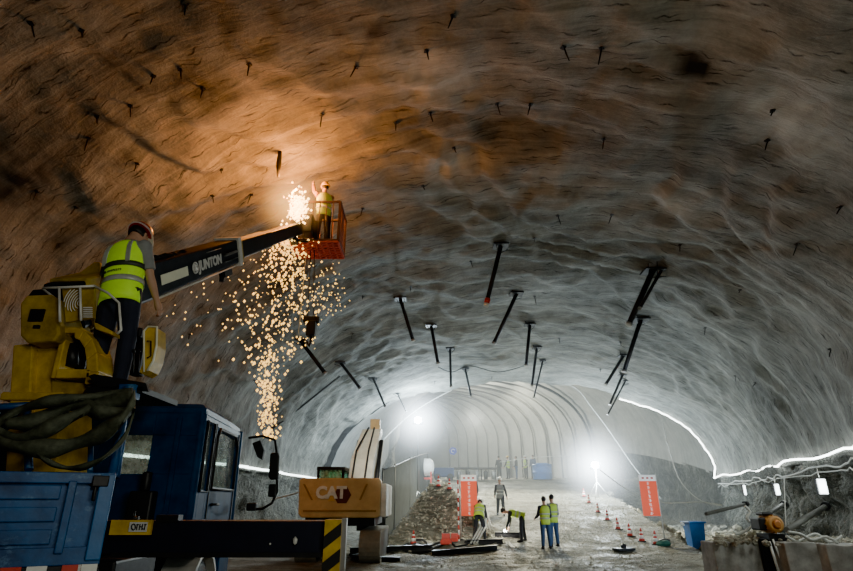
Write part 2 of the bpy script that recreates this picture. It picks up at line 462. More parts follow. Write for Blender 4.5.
def wall(name, nodes, W, side, m, amp, nz=26, zlo=-.8):
    nj = len(W)
    def f(u, w):
        wv = W[int(round(w * (nj - 1)))]
        p = arch_point(nodes, wv, 0 if side < 0 else 1, 0)
        c, pr, a, b, h = section(nodes, wv)
        z = lerp(zlo, h + .15, u)
        k = smooth(0, .25, 1 - u)
        q = Vector((p.x, p.y, z))
        n_ = noise.fractal(q * .55, .9, 2.1, 5) * amp + abs(noise.noise(q * Vector((1.2,)*3).x)) * amp * .5
        return Vector((p.x, p.y, z)) + pr * side * (.25 + n_) * k
    grid_mesh(name, nz, nj, f, m, flip=(side < 0))
wall('wall_left', NODES_A, W_A, -1, M_ROCK, .35)
wall('wall_right', NODES_A, W_A, 1, M_ROCK, .7)
wall('wall_left.001', NODES_B, W_B, -1, M_ROCK, .35)
wall('wall_right.001', NODES_B, [w_ for w_ in W_B if sec(NODES_B, w_)[0] < 52.5], 1, M_ROCK, .6)
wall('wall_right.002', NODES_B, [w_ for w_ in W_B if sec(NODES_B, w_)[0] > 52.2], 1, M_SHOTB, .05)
# closing walls
def cap(name, nodes, w, m, inset=0):
    c, pr, a, b, h = section(nodes, w); mb = MB()
    t = Vector((-pr.y, pr.x, 0))
    poly = [c - pr * a + Vector((0, 0, -1))] + [arch_point(nodes, w, i / 40, 0) for i in range(41)] + [c + pr * a + Vector((0, 0, -1))]
    mb.prism(poly, t * .3)
    o = mb.build(name, m); o['kind'] = 'structure'
cap('wall_back', NODES_A, 0.0, M_ROCK)
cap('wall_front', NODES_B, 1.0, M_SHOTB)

# formwork ribs along the far lining
def rib_w(k): return k
ri = 0
M_RIB = mat('dark_formwork_joint', (.02, .02, .02), .9)
M_RIBP = mat('pale_lining_panel', (.55, .55, .45), .7, var=.1)
for k in range(13):
    y = 53.0 + k * 1.35
    w = remap_w(NODES_B, (y - NODES_B[0][0]) / (NODES_B[-1][0] - NODES_B[0][0]))
    path = [arch_point(NODES_B, w, u / 60, 0) for u in range(6, 60)]
    c, pr, a, b, h = section(NODES_B, w)
    path.append(Vector((path[-1].x, path[-1].y, 3.3)))
    cc = c + Vector((0, 0, h))
    path = [p + (cc - p).normalized() * .45 for p in path]
    mb = MB().tube(path, .09 if k % 3 else .13, 6)
    tag(mb.build('formwork_rib', M_RIB), 'thin dark arch rib on the far pale tunnel lining', 'rib', 'arch ribs on the far lining')

# ------------------------------------------------------------------ LED strips and cables
def offset_in(p, c, d): return p + (c - p).normalized() * d
def arch_in(nodes, y, u, d, amp=1.0):
    w = remap_w(nodes, (y - nodes[0][0]) / (nodes[-1][0] - nodes[0][0]))
    p = arch_point(nodes, w, u, amp); c = section(nodes, w)[0] + Vector((0, 0, 2.9))
    return offset_in(p, c, d)
ys = [9 + i * .5 for i in range(55)]
mb = MB().tube([arch_in(NODES_A, y, .996, .16) + Vector((0, 0, .05 * math.sin(y * 1.7))) for y in ys], .034, 6)
tag(mb.build('led_strip', M_LED), 'glowing white light strip along the foot of the vault above the right rock wall', 'light strip')
mb = MB().tube([arch_in(NODES_A, 35.8, 1 - i * .006, .14) for i in range(52)], .045, 6)
tag(mb.build('led_strip', M_LED), 'glowing white light strip curving up the right end edge of the vault', 'light strip')
mb = MB().tube([arch_in(NODES_A, y, .004, .16) for y in [9 + i * .5 for i in range(54)]], .055, 6)
tag(mb.build('led_strip', M_LEDD), 'glowing white light strip along the left wall behind the blue truck cab', 'light strip')
# sagging cable under the right LED strip
def sag(a, b, s, n=14):
    return [a.lerp(b, i / n) - Vector((0, 0, s * 4 * (i / n) * (1 - i / n))) for i in range(n + 1)]
def wobble(path, a, seed=0):
    return [p + Vector((0, 0, a * noise.noise(p * 1.3 + Vector((seed, 0, 0))))) for p in path]
for dz, r, lab in ((-.35, .03, 'pale cable bundle clipped under the right light strip, upper run'), (-.48, .02, 'thin pale cable looping under the right light strip, lower run')):
    pth = [arch_in(NODES_A, y, .998, .32) + Vector((0, 0, dz)) for y in [9 + i * .6 for i in range(44)]]
    tag(MB().tube(wobble(pth, .15, dz * 9), r, 5).build('cable', M_CABLE), lab, 'cable')
# arch cable on the inner portal
def pxpath(pts, Y, n=8):
    out = []
    for i in range(len(pts) - 1):
        for k in range(n):
            t = k / n
            g = lambda q: pts[max(0, min(len(pts) - 1, q))]
            x = cat(g(i - 1)[0], g(i)[0], g(i + 1)[0], g(i + 2)[0], t); y = cat(g(i - 1)[1], g(i)[1], g(i + 1)[1], g(i + 2)[1], t)
            out.append(P(x, y, Y if not isinstance(Y, (list, tuple)) else lerp(Y[i], Y[i + 1], t)))
    out.append(P(*pts[-1], Y if not isinstance(Y, (list, tuple)) else Y[-1]))
    return out
mb = MB().tube(pxpath([(383, 440), (410, 415), (440, 396), (470, 383), (500, 379), (545, 379), (575, 388), (592, 408), (610, 432), (635, 468), (662, 500)], 38), .03, 6)
tag(mb.build('cable', M_CABLE), 'pale cable strung round the arch of the far tunnel mouth', 'cable')
for pts, Y, lab in (
    ([(662, 420), (668, 445), (680, 480), (700, 500), (722, 506)], 30, 'pale cable dropping from the end of the curved light strip'),
    ([(640, 500), (670, 503), (700, 502), (722, 505)], 28, 'pale cable running level from the right banner to the rock wall'),
    ([(600, 470), (620, 485), (640, 497)], 32, 'thin pale cable from the low floodlight to the right banner'),
    ([(270, 500), (300, 492), (330, 480), (352, 470)], 21, 'thin pale cable behind the wing mirror'),
    ([(500, 462), (540, 457), (580, 458), (605, 475)], 44, 'thin pale cable strung above the far group of workers'),
    ([(438, 367), (452, 372), (470, 366), (498, 372), (524, 366)], 30, 'thin dark cable swagged between the hanging bars')):
    tag(MB().tube(pxpath(pts, Y), .022, 5).build('cable', M_CABLE if 'dark' not in lab else M_CABLED), lab, 'cable')
for i, (pts, lab) in enumerate((([(268, 432), (300, 408), (340, 376)], 'thin dark pipe seam climbing the left side of the vault'),)):
    hp = [ceil_hit(*q)[0] for q in pts]
    if all(h is not None for h in hp): tag(MB().tube(hp, .05, 5).build('cable', M_CABLED), lab, 'cable')

# ------------------------------------------------------------------ hanging bars
RODS = [((501, 245), (487, 302), .075, 'thick dark bar with a red and white tip hanging from the middle of the vault'),
        ((517, 293), (494, 343), .075, 'dark slanting bar hanging just below the one with the red tip'),
        ((400, 298), (413, 340), .07, 'dark bar leaning right, hanging left of the middle of the vault'),
        ((431, 325), (438, 363), .07, 'second slim bar from the left cluster, upright and dark'),
        ((450, 348), (451, 386), .06, 'vertical thin bar hanging above the left floodlight'),
        ((465, 368), (471, 396), .06, 'short thin bar hanging over the far tunnel mouth, left of centre'),
        ((530, 324), (526, 365), .07, 'nearly vertical dark bar right of the slanting pair'),
        ((537, 347), (532, 385), .065, 'slim dark bar hanging beside a paler thin one'),
        ((543, 360), (534, 397), .045, 'thin pale bar crossing behind its darker neighbour'),
        ((653, 270), (629, 324), .09, 'thick dark bar, highest of the right cluster'),
        ((662, 269), (640, 308), .05, 'thin bar hanging behind the highest bar of the right cluster'),
        ((641, 319), (624, 371), .085, 'thick dark bar, second down in the right cluster'),
        ((624, 355), (606, 384), .07, 'short dark bar leaning left in the right cluster'),
        ((623, 374), (610, 404), .06, 'short bar low in the right cluster'),
        ((626, 380), (608, 414), .045, 'lowest and thinnest bar of the right cluster'),
        ((373, 378), (385, 406), .06, 'short dark bar above the excavator'),
        ((397, 393), (406, 411), .04, 'faint thin bar left of the left floodlight'),
        ((340, 362), (360, 388), .07, 'dark bar leaning right on the left flank of the vault'),
        ((300, 340), (325, 373), .08, 'dark bar on the left flank just below the suspended hoist block')]
for (a, b, r, lab) in RODS:
    h, n = ceil_hit(*a)
    if h is None: continue
    bot = P(b[0], b[1], h.y - .15)
    t = thing('hanging_bar', lab, 'bar', tuple(h), group=None)
    d = (bot - h).normalized()
    MB().tube([h - d * .2, bot], r, 8).build('bar', M_DARK, t)
    MB().box(h + d * .05, (r * 7, r * 7, .05)).build('anchor_plate', M_DARK, t)
    q = d.orthogonal().normalized()
    MB().tube([h + q * .35, h + d * .35], .015, 5).tube([h - q * .35, h + d * .35], .015, 5).build('brace', M_DARK, t)
    if 'red and white' in lab:
        MB().tube([bot - d * .12, bot + d * .06], r * 1.25, 8).build('tip', M_RED, t)
        MB().tube([bot + d * .06, bot + d * .16], r * 1.2, 8).build('tip_band', M_WHITE, t)
    else:
        MB().tube([bot - d * .03, bot + d * .05], r * 1.25, 8).build('end_cap', M_STEEL, t)
# short stubs of rock bolts all over the shell
rs = random.Random(5)
cnt = 0; stub = None
for gy in range(9):
    for gx in range(15):
        px = 25 + gx * 58 + rs.uniform(-24, 24); py = 14 + gy * 46 + rs.uniform(-18, 18)
        if rs.random() < .5: continue
        h, n = ceil_hit(px, py)
        if h is None or h.z < 3.6 or h.y > 35: continue
        if n.dot(CAMP - h) < 0: n = -n
        dwn = (n * .5 + Vector((rs.uniform(-.5, .5), rs.uniform(-.3, .3), -.8))).normalized()
        ln = rs.uniform(.12, .38)
        mb = MB().tube([h - n * .03, h + dwn * ln * .6, h + dwn * ln], [.016, .016, .012], 5)
        mb.box(h + n * .02, (.09, .09, .02), Matrix.Rotation(rs.uniform(0, 3), 3, 'Z'))
        tag(mb.build('rock_bolt', M_DARK), 'short rusty rock bolt stub sticking out of the sprayed vault', 'rock bolt', 'rock bolt stubs in the vault')
        cnt += 1
h, n = ceil_hit(280, 152)
t = MB().tube([h, h + Vector((0, 0, -.35)), h + Vector((.02, 0, -.75))], [.05, .07, .03], 7)
tag(t.build('hanging_rebar', M_DARK), 'stubby dark bar end hanging over the orange glow above the basket', 'bar')

# ------------------------------------------------------------------ floodlights
def floodlight(px, py, Y, lab, power, rz=0, stand=True, size=.42):
    p = P(px, py, Y); g = ground(p.x, p.y)
    t = thing('floodlight', lab, 'floodlight', (p.x, p.y, g))
    toc = (CAMP - p); toc.z = 0; toc.normalize()
    MB().box(p - toc * .12, (size * 1.25, .14, size), Matrix.Rotation(math.atan2(-toc.x, toc.y), 3, 'Z')).build('housing', M_DARK, t, .02)
    MB().disc(p - toc * .035, toc, size * .46, size * .46, .03, 20).build('lens', M_LAMP, t)
    MB().tube([(p.x - .3, p.y, p.z - .25), (p.x - .3, p.y, p.z + .05)], .02, 6).tube([(p.x + .3, p.y, p.z - .25), (p.x + .3, p.y, p.z + .05)], .02, 6).tube([(p.x - .3, p.y, p.z - .25), (p.x + .3, p.y, p.z - .25)], .02, 6).build('bracket', M_DARK, t)
    MB().tube([(p.x, p.y, g), (p.x, p.y, p.z - .25)], .035 if p.z < 4.5 else .02, 8).build('pole', M_GALV if p.z < 4.5 else M_DARK, t)
    for a in (0, 2.1, 4.2):
        MB().tube([(p.x, p.y, g + .9), (p.x + math.cos(a) * .7, p.y + math.sin(a) * .7, ground(p.x + math.cos(a) * .7, p.y + math.sin(a) * .7) + .02)], .025, 6).build('leg', M_GALV, t)
    return p
def aim(o, tgt):
    o.rotation_euler = (Vector(tgt) - o.location).to_track_quat('-Z', 'Y').to_euler()
def halo(p, r, s, lab):  # emissive sphere added to paint the bloom round a lamp
    o = MB().ico(p, r, 3).build('lamp_halo', M_DARK, loc=p)
    m = bpy.data.materials.new('lamp_halo'); m.use_nodes = True; nt = m.node_tree; nt.nodes.clear()
    out = nt.nodes.new('ShaderNodeOutputMaterial'); v = nt.nodes.new('ShaderNodeVolumePrincipled'); tc = nt.nodes.new('ShaderNodeTexCoord')
    mp = nt.nodes.new('ShaderNodeMapping'); mp.inputs['Scale'].default_value = (1 / r,) * 3
    gr = nt.nodes.new('ShaderNodeTexGradient'); gr.gradient_type = 'SPHERICAL'
    pw = nt.nodes.new('ShaderNodeMath'); pw.operation = 'POWER'; pw.inputs[1].default_value = 6.0
    ml = nt.nodes.new('ShaderNodeMath'); ml.operation = 'MULTIPLY'; ml.inputs[1].default_value = s
    nt.links.new(tc.outputs['Object'], mp.inputs[0]); nt.links.new(mp.outputs[0], gr.inputs[0]); nt.links.new(gr.outputs['Fac'], pw.inputs[0]); nt.links.new(pw.outputs[0], ml.inputs[0])
    v.inputs['Density'].default_value = .004; v.inputs['Emission Color'].default_value = (.80, .92, 1, 1); nt.links.new(ml.outputs[0], v.inputs['Emission Strength']); nt.links.new(v.outputs[0], out.inputs['Volume'])
    o.data.materials.clear(); o.data.materials.append(m); tag(o, lab, 'haze', kind='stuff')
LP1 = floodlight(418, 420, 36.0, 'dazzling floodlight high on the left beside the far tunnel mouth', 1)
LP2 = floodlight(595, 465, 36.0, 'dazzling low floodlight right of the top of the ramp', 1)
halo(LP1, 4.0, 9, 'added glow volume round the left floodlight'); halo(LP2, 4.4, 9, 'added glow volume round the low right floodlight')
def light(kind, name, loc, power, col, size=.3, rot=None, spot=None):
    l = bpy.data.lights.new(name, kind); l.energy = power; l.color = col
    if kind in ('POINT', 'SPOT'): l.shadow_soft_size = size
    if kind == 'AREA': l.size = size
    if spot: l.spot_size = spot; l.spot_blend = .6
    o = bpy.data.objects.new(name, l); COL.objects.link(o); o.location = loc
    if rot: o.rotation_euler = rot
    return o
light('POINT', 'floodlight_glow', LP1 + Vector((0, -.5, .1)), 3000, (.72, .90, 1.0), .25)
light('POINT', 'floodlight_glow', LP2 + Vector((0, -.5, .1)), 3000, (.74, .90, 1.0), .25)
light('POINT', 'far_tunnel_fill', (4.5, 54, 9), 8000, (.98, .97, .80), .6)  # unseen lamp added to brighten the far tunnel
aim(light('SPOT', 'ramp_fill', (6.0, 35, 8.6), 13000, (1.0, .94, .66), .5, spot=2.2), (5.5, 33, 0))  # overhead spot with no visible source, added to brighten the ramp
light('POINT', 'weld_light', P(291, 192, 12.3) + Vector((0, 0, .1)), 640, (1.0, .33, .06), .25)
light('POINT', 'weld_light', P(250, 200, 11.5), 110, (1.0, .36, .09), .5)
a = light('AREA', 'fill_light', (5, -3, 2.5), 210, (.93, 1.0, .86), 2.5); aim(a, (3, 14, 8))
a = light('SPOT', 'heap_fill', (-.5, 11.0, 6.5), 4200, (.97, 1.0, .88), .4, spot=.62); aim(a, (.2, 28, 1.6))  # unseen spot added in front to brighten the heap
a = light('SPOT', 'vault_fill', (8.6, 18.0, 1.2), 1000, (.72, .87, 1.0), .4, spot=2.0); aim(a, (3.6, 29, 9))  # bluish fill added for the vault, no such lamp in view
a = light('AREA', 'truck_fill', (1.5, -2.0, 4.5), 110, (1.0, .93, .80), 1.2); aim(a, (-3.0, 5.5, 3))  # fill added behind the camera to brighten truck and crane
a = light('SPOT', 'right_fill', (8.0, 12.5, 3.0), 90, (.9, 1.0, .95), .4, spot=2.6); aim(a, (8, 20, 0))  # unseen spot added as fill on the right side
w = bpy.data.worlds.new('cavern_air'); SC.world = w; w.use_nodes = True
w.node_tree.nodes['Background'].inputs[0].default_value = (.5, .55, .6, 1); w.node_tree.nodes['Background'].inputs[1].default_value = .02

# haze filling the far end of the works
def haze(name, lo, hi, dens, col, em, label):
    mb = MB().b2(*lo, *hi); o = mb.build(name, None or M_DARK, fix=True)
    m = bpy.data.materials.new(name); m.use_nodes = True; nt = m.node_tree; nt.nodes.clear()
    out = nt.nodes.new('ShaderNodeOutputMaterial'); v = nt.nodes.new('ShaderNodeVolumePrincipled')
    v.inputs['Color'].default_value = (*col, 1); v.inputs['Density'].default_value = dens; v.inputs['Anisotropy'].default_value = .25
    v.inputs['Emission Color'].default_value = (.62, .75, .80, 1); v.inputs['Emission Strength'].default_value = em  # self-glow added to the haze, standing in for scattered lamp light
    nt.links.new(v.outputs[0], out.inputs['Volume'])
    o.data.materials.clear(); o.data.materials.append(m); o['kind'] = 'stuff'; o['label'] = label; o['category'] = 'haze'
    return o
haze('haze', (-16, 24, -1.5), (30, 82, 16), 0.005, (.9, .95, 1), .0018, 'pale blue dusty haze hanging in the far end of the cavern')

# ------------------------------------------------------------------ people
def ell_ring(c, ax, ay, rx, ry, n=20):
    return [c + ax * (rx * math.cos(2 * math.pi * k / n)) + ay * (ry * math.sin(2 * math.pi * k / n)) for k in range(n)]
def bake(mb, voxel, name, material, parent, M, smoothit=4):
    me = bpy.data.meshes.new('tmp'); me.from_pydata([tuple(v) for v in mb.v], [], mb.f)
    bm = bmesh.new(); bm.from_mesh(me); bmesh.ops.recalc_face_normals(bm, faces=bm.faces[:]); bm.to_mesh(me); bm.free()
    o = bpy.data.objects.new('tmp', me); COL.objects.link(o)
    md = o.modifiers.new('r', 'REMESH'); md.mode = 'VOXEL'; md.voxel_size = voxel
    ms = o.modifiers.new('s', 'SMOOTH'); ms.iterations = smoothit; ms.factor = .5
    out = bpy.data.meshes.new_from_object(o.evaluated_get(bpy.context.evaluated_depsgraph_get()))
    bpy.data.objects.remove(o)
    out.polygons.foreach_set('use_smooth', [True] * len(out.polygons))
    return out
def link_mesh(me, name, material, parent, extra=None):
    me.materials.clear(); me.materials.append(material)
    if extra:
        bm = bmesh.new(); bm.from_mesh(me)
        m2 = bpy.data.meshes.new('x'); m2.from_pydata([tuple(v) for v in extra.v], [], extra.f); m2.polygons.foreach_set('use_smooth', [True] * len(m2.polygons))
        bm.from_mesh(m2); bm.to_mesh(me); bm.free()
    me.name = name
    o = bpy.data.objects.new(name, me); COL.objects.link(o)
    if parent is not None: o.parent = parent
    return o

def person(label, loc, rz, torso=0, head=0, side=0, legL=(0, 0), legR=(0, 0), armL=(0, 8, 10), armR=(0, 8, 10), vest=M_HIVIS, shirt=M_DKC, pants=M_NAVYC,
           helmet=M_HELY, height=1.72, det=1, short=False, spread=.02, group=None, headyaw=0):
    k = height / 1.72
    vox = .009 if det else .02
    fw = Vector((0, 1, 0)); X = Vector((1, 0, 0))
    def dirv(a): return Vector((0, math.sin(R(a)), -math.cos(R(a))))
    legs = {}
    for s, (a, kn) in ((-1, legL), (1, legR)):
        th = dirv(a) * .42; sh = dirv(a - kn) * .42
        legs[s] = (th, sh)
    drop = max(-(l[0] + l[1]).z for l in legs.values())
    pel = Vector((0, 0, drop + .085 + .0))
    bal = -math.sin(R(torso)) * .16
    pel.y += bal
    T = Vector((math.sin(R(side)), math.sin(R(torso)), math.cos(R(torso)))).normalized()
    Fw = Vector((0, math.cos(R(torso)), -math.sin(R(torso))))
    Sx = Fw.cross(T).normalized(); Fw = T.cross(Sx).normalized()
    wst = pel + T * .14; chest = pel + T * .36; sh_c = pel + T * .48; neck = pel + T * .56
    Ht = Vector((T.x * .7, math.sin(R(torso + head)), math.cos(R(torso + head)))).normalized()
    Hs = Matrix.Rotation(R(headyaw), 3, Ht) @ Sx; Hf = Ht.cross(Hs).normalized()
    hc = neck + Ht * .15 + Hf * .015
    def torso_rings(e, lo=-.06, hi=.56):
        prof = [(-.08, .145, .105), (0, .165, .118), (.08, .155, .112), (.16, .145, .105), (.26, .165, .118), (.36, .182, .122), (.43, .188, .112), (.49, .165, .095), (.53, .10, .075), (.56, .06, .06)]
        rings = []
        for z, rx, ry in prof:
            if z < lo - .001 or z > hi + .001: continue
            rings.append(ell_ring(pel + T * z, Sx, Fw, rx + e, ry + e))
        return rings
    # joints
    J = {}
    for s, (a, ab, el) in ((-1, armL), (1, armR)):
        S0 = sh_c + Sx * s * .175 - T * .03
        d1 = (dirv(a) + Sx * s * math.sin(R(ab))).normalized(); E = S0 + d1 * .29
        d2 = (dirv(a + el) + Sx * s * math.sin(R(ab)) * .4).normalized(); Wr = E + d2 * .25
        J[s] = (S0, E, Wr, d2)
    hips = {}
    for s in (-1, 1):
        H0 = pel + Vector((s * .095, 0, -.02)); Kn = H0 + legs[s][0] + Vector((s * spread, 0, 0)); An = Kn + legs[s][1] + Vector((s * spread, 0, 0))
        hips[s] = (H0, Kn, An)
    body = MB(); body.loft(torso_rings(0))
    body.tube([neck - T * .08, neck, neck + Ht * .08], [.07, .058, .056], 12)
    # head: cranium, face, jaw
    rings = []
    for z, rx, ry, off in ((-.115, .035, .035, .05), (-.10, .055, .06, .035), (-.06, .068, .085, .012), (-.02, .075, .094, .004), (.03, .078, .100, -.004), (.07, .072, .092, -.006), (.10, .052, .065, -.006), (.118, .02, .028, -.006)):
        rings.append(ell_ring(hc + Ht * z + Hf * off, Hs, Hf, rx, ry, 16))
    body.loft(rings)
    body.tube([hc + Hf * .09 + Ht * .015, hc + Hf * .118 - Ht * .028], [.010, .017], 8)   # nose
    body.tube([hc + Hf * .085 - Ht * .052 - Hs * .022, hc + Hf * .085 - Ht * .052 + Hs * .022], .010, 6)  # lips
    for s in (-1, 1):
        body.ico(hc + Hs * s * .078 - Ht * .005, .026, 1, 0, (.5, .8, 1.1))
        S0, E, Wr, d2 = J[s]
        body.tube([S0 - Sx * s * .05, S0, S0.lerp(E, .4), E, E.lerp(Wr, .3), Wr], [.06, .055, .05, .040, .041, .027], 12)
        body.ico(S0, .062, 2)
        H0, Kn, An = hips[s]
        body.tube([H0 + Vector((0, 0, .06)), H0.lerp(Kn, .25), Kn, Kn.lerp(An, .3), An], [.085, .085, .056, .056, .038], 12)
        body.tube([An + Vector((0, -.04, -.045)), An + Vector((0, .06, -.045)), An + Vector((0, .17, -.058))], [.042, .042, .028], 8)
        # palm
        side_in = -Sx * s
        body.tube([Wr, Wr + d2 * .045, Wr + d2 * .09], [.026, .036, .034], 10)
    fingers = MB()
    for s in (-1, 1):
        S0, E, Wr, d2 = J[s]
        side_in = (-Sx * s); side_in = (side_in - d2 * side_in.dot(d2)).normalized(); acr = d2.cross(side_in).normalized()
        if acr.dot(Fw) < 0: acr = -acr
        base = Wr + d2 * .085
        for q, ln in ((-.024, .062), (-.008, .075), (.009, .080), (.025, .072)):
            p0 = base + acr * q - d2 * .02; p1 = base + acr * q * 1.1 + d2 * ln * .45; p2 = p1 + (d2 * .8 + side_in * .6).normalized() * ln * .32; p3 = p2 + (d2 * .35 + side_in).normalized() * ln * .26
            fingers.tube([p0, p1, p2, p3], [.0095, .009, .0082, .006], 7)
        p0 = Wr + d2 * .03 + acr * .022; p1 = p0 + (acr * .75 + d2 * .75).normalized() * .035; p2 = p1 + (d2 + acr * .2 + side_in * .3).normalized() * .032
        fingers.tube([p0, p1, p2], [.012, .0105, .0075], 7)
    S = Matrix.Scale(k, 4)
    me = bake(body, vox, 'person', M_SKIN, None, None)
    root = link_mesh(me, 'person', M_SKIN, None, fingers)
    for v in me.vertices: v.co *= k
    root.location = loc; root.rotation_euler = (0, 0, rz); tag(root, label, 'person', group)
    ROOTM[root.name] = Matrix.Translation(Vector(loc)) @ Matrix.Rotation(rz, 4, 'Z')
    def child(mb, name, m, remesh=True, sm=3):
        mb.xf(S)
        if remesh:
            o = link_mesh(bake(mb, vox * 1.1 * k, name, m, None, None, sm), name, m, root)
        else:
            o = mb.build(name, m, root, world=False)
        return o
    # trousers
    tr = MB(); tr.loft(torso_rings(.014, -.08, .08))
    for s in (-1, 1):
        H0, Kn, An = hips[s]
        tr.tube([H0 + Vector((0, 0, .05)), H0.lerp(Kn, .3), Kn, Kn.lerp(An, .4), An + Vector((0, 0, .02))], [.10, .102, .078, .073, .062], 12)
    child(tr, 'trousers', pants)
    st = MB(); st.loft(torso_rings(.013, 0, .53))
    for s in (-1, 1):
        S0, E, Wr, d2 = J[s]
        st.ico(S0, .078, 2)
        if short: st.tube([S0 - Sx * s * .05, S0, S0.lerp(E, .5), S0.lerp(E, .8)], [.07, .072, .066, .062], 12)
        else: st.tube([S0 - Sx * s * .05, S0, S0.lerp(E, .5), E, E.lerp(Wr, .5), Wr], [.07, .07, .062, .055, .052, .04], 12)
    child(st, 'shirt', shirt)
    for s in (-1, 1):
        H0, Kn, An = hips[s]
        bt = MB().tube([An + Vector((0, 0, .07)), An + Vector((0, 0, -.02))], [.058, .056], 10)
        bt.tube([An + Vector((0, -.065, -.04)), An + Vector((0, .04, -.04)), An + Vector((0, .13, -.05)), An + Vector((0, .19, -.058))], [.045, .052, .047, .03], 10)
        child(bt, 'boot', M_BOOT)
    if vest:
        vs = MB()
        rings = []
        for z, rx, ry in ((-.13, .178, .134), (-.05, .178, .132), (.04, .178, .134), (.14, .168, .128), (.26, .180, .138), (.36, .186, .142), (.43, .176, .132), (.485, .150, .112), (.515, .105, .088)):
            rings.append(ell_ring(pel + T * z, Sx, Fw, rx + .014, ry + .012, 28))
        vs.loft(rings, cap=False)
        v = child(vs, 'vest', vest, remesh=False)
        sd = v.modifiers.new('t', 'SOLIDIFY'); sd.thickness = .008
        def band(z0, z1, name, m, e=.012):
            b = MB(); r = []
            for z in (z0, z1):
                i = min(range(len(rings) - 1), key=lambda q: 0 if (-.13, -.05, .04, .14, .26, .36, .43, .485, .515)[q] <= z <= (-.13, -.05, .04, .14, .26, .36, .43, .485, .515)[q + 1] else 1)
                zz = (-.13, -.05, .04, .14, .26, .36, .43, .485, .515); t = (z - zz[i]) / (zz[i + 1] - zz[i])
                ring = [rings[i][q].lerp(rings[i + 1][q], t) for q in range(28)]; c = pel + T * z
                r.append([p + (p - c).normalized() * e for p in ring])
            b.loft(r, cap=False)
            o = child(b, name, m, remesh=False); md = o.modifiers.new('t', 'SOLIDIFY'); md.thickness = .004
            o.parent = v
            return o
        band(.055, .11, 'reflective_band', M_REFL); band(.205, .255, 'reflective_band', M_TAPED if det == 2 else M_REFL)
        if det == 2:
            # vertical shoulder tapes and the printed line on the back
            for s in (-1, 1):
                pts = [pel + T * z + Sx * s * w_ - Fw * d for z, w_, d in ((.24, .125, .125), (.33, .125, .132), (.42, .118, .125), (.48, .11, .10), (.515, .10, .05))]
                b = MB()
                for i in range(len(pts) - 1):
                    a0, a1 = pts[i], pts[i + 1]; q = Sx * .022
                    b.prism([a0 - q, a0 + q, a1 + q, a1 - q], -Fw * .010)
                o = child(b, 'shoulder_tape', M_REFL, remesh=False); o.parent = v
            b = MB(); rr = random.Random(3)
            c0 = pel + T * .158 - Fw * .152
            b.tube([c0 - Sx * .088 - Fw * -.012, c0 - Sx * .088 - Fw * -.006], .014, 10)
            for q in range(9):
                xx = -.06 + q * .017
                o_ = c0 + Sx * xx + Fw * (abs(xx) ** 2 * 1.6)
                b.box(o_, (.0035, .004, .02), None); b.box(o_ + Sx * .007 + T * rr.uniform(-.006, .006), (.009, .004, .004)); b.box(o_ + Sx * .006 + T * .008, (.008, .004, .003))
            o = child(b, 'printed_lettering', M_DKC, remesh=False); o.parent = v
    if helmet:
        hb = MB(); Mh = Matrix((Hs, Hf, Ht)).transposed()
        prof = [(.112, .028), (.112, .045), (.108, .075), (.094, .112), (.066, .138), (.03, .15), (.004, .153)]
        hb.lathe(hc - Hf * .004, [(r_, z_) for r_, z_ in prof], 22, Mh @ Matrix.Diagonal((.98, 1.14, 1)))
        child(hb, 'helmet', helmet, remesh=False)
        br = MB(); c = hc + Ht * .034 - Hf * .002
        outer = []
        for q in range(28):
            an = 2 * math.pi * q / 28; ex = .05 * max(0, math.sin(an)) ** 2
            outer.append(c + Hs * math.cos(an) * .122 + Hf * math.sin(an) * (.140 + ex) - Ht * (.012 * max(0, math.sin(an))))
        br.loft([outer, [p + Ht * .008 for p in outer]])
        o = child(br, 'helmet_brim', helmet if helmet is not M_HELR else mat('helmet_rim_white', (.55, .5, .48), .4), remesh=False)
    if True:
        hb = MB()
        if helmet: hb.loft([ell_ring(hc + Ht * z - Hf * .016, Hs, Hf, rx, ry, 16) for z, rx, ry in ((-.05, .070, .084), (-.02, .081, .096), (.02, .084, .098), (.06, .06, .08))])
        else: hb.loft([ell_ring(hc + Ht * z - Hf * .012, Hs, Hf, rx, ry, 16) for z, rx, ry in ((-.045, .070, .084), (.0, .083, .098), (.05, .086, .106), (.09, .072, .09), (.12, .045, .055), (.132, .012, .015))])
        child(hb, 'hair', M_HAIR, remesh=False)
    ey = MB()
    for s in (-1, 1): ey.ico(hc + Hs * s * .031 + Hf * .090 + Ht * .008, .010, 1)
    child(ey, 'eyes', M_EYE, remesh=False)
    bl = MB().loft([ell_ring(pel + T * z, Sx, Fw, .172, .126) for z in (.035, .065)])
    child(bl, 'belt', M_BOOT, remesh=False)
    return root, dict(J=J, k=k)

# the crane operator on his platform
op = P(102, 392, 5.25)
PLATZ = op.z
person('operator in red helmet and bright yellow vest, back turned, standing on the crane platform', (op.x, op.y, PLATZ), R(-14), torso=5, head=32, side=-7, legL=(2, 3), legR=(8, 10),
       armL=(8, 14, 22), armR=(14, 12, 16), helmet=M_HELR, vest=M_HIVIS, shirt=M_GREYC, pants=M_NAVYC, height=1.84, det=2, short=True)

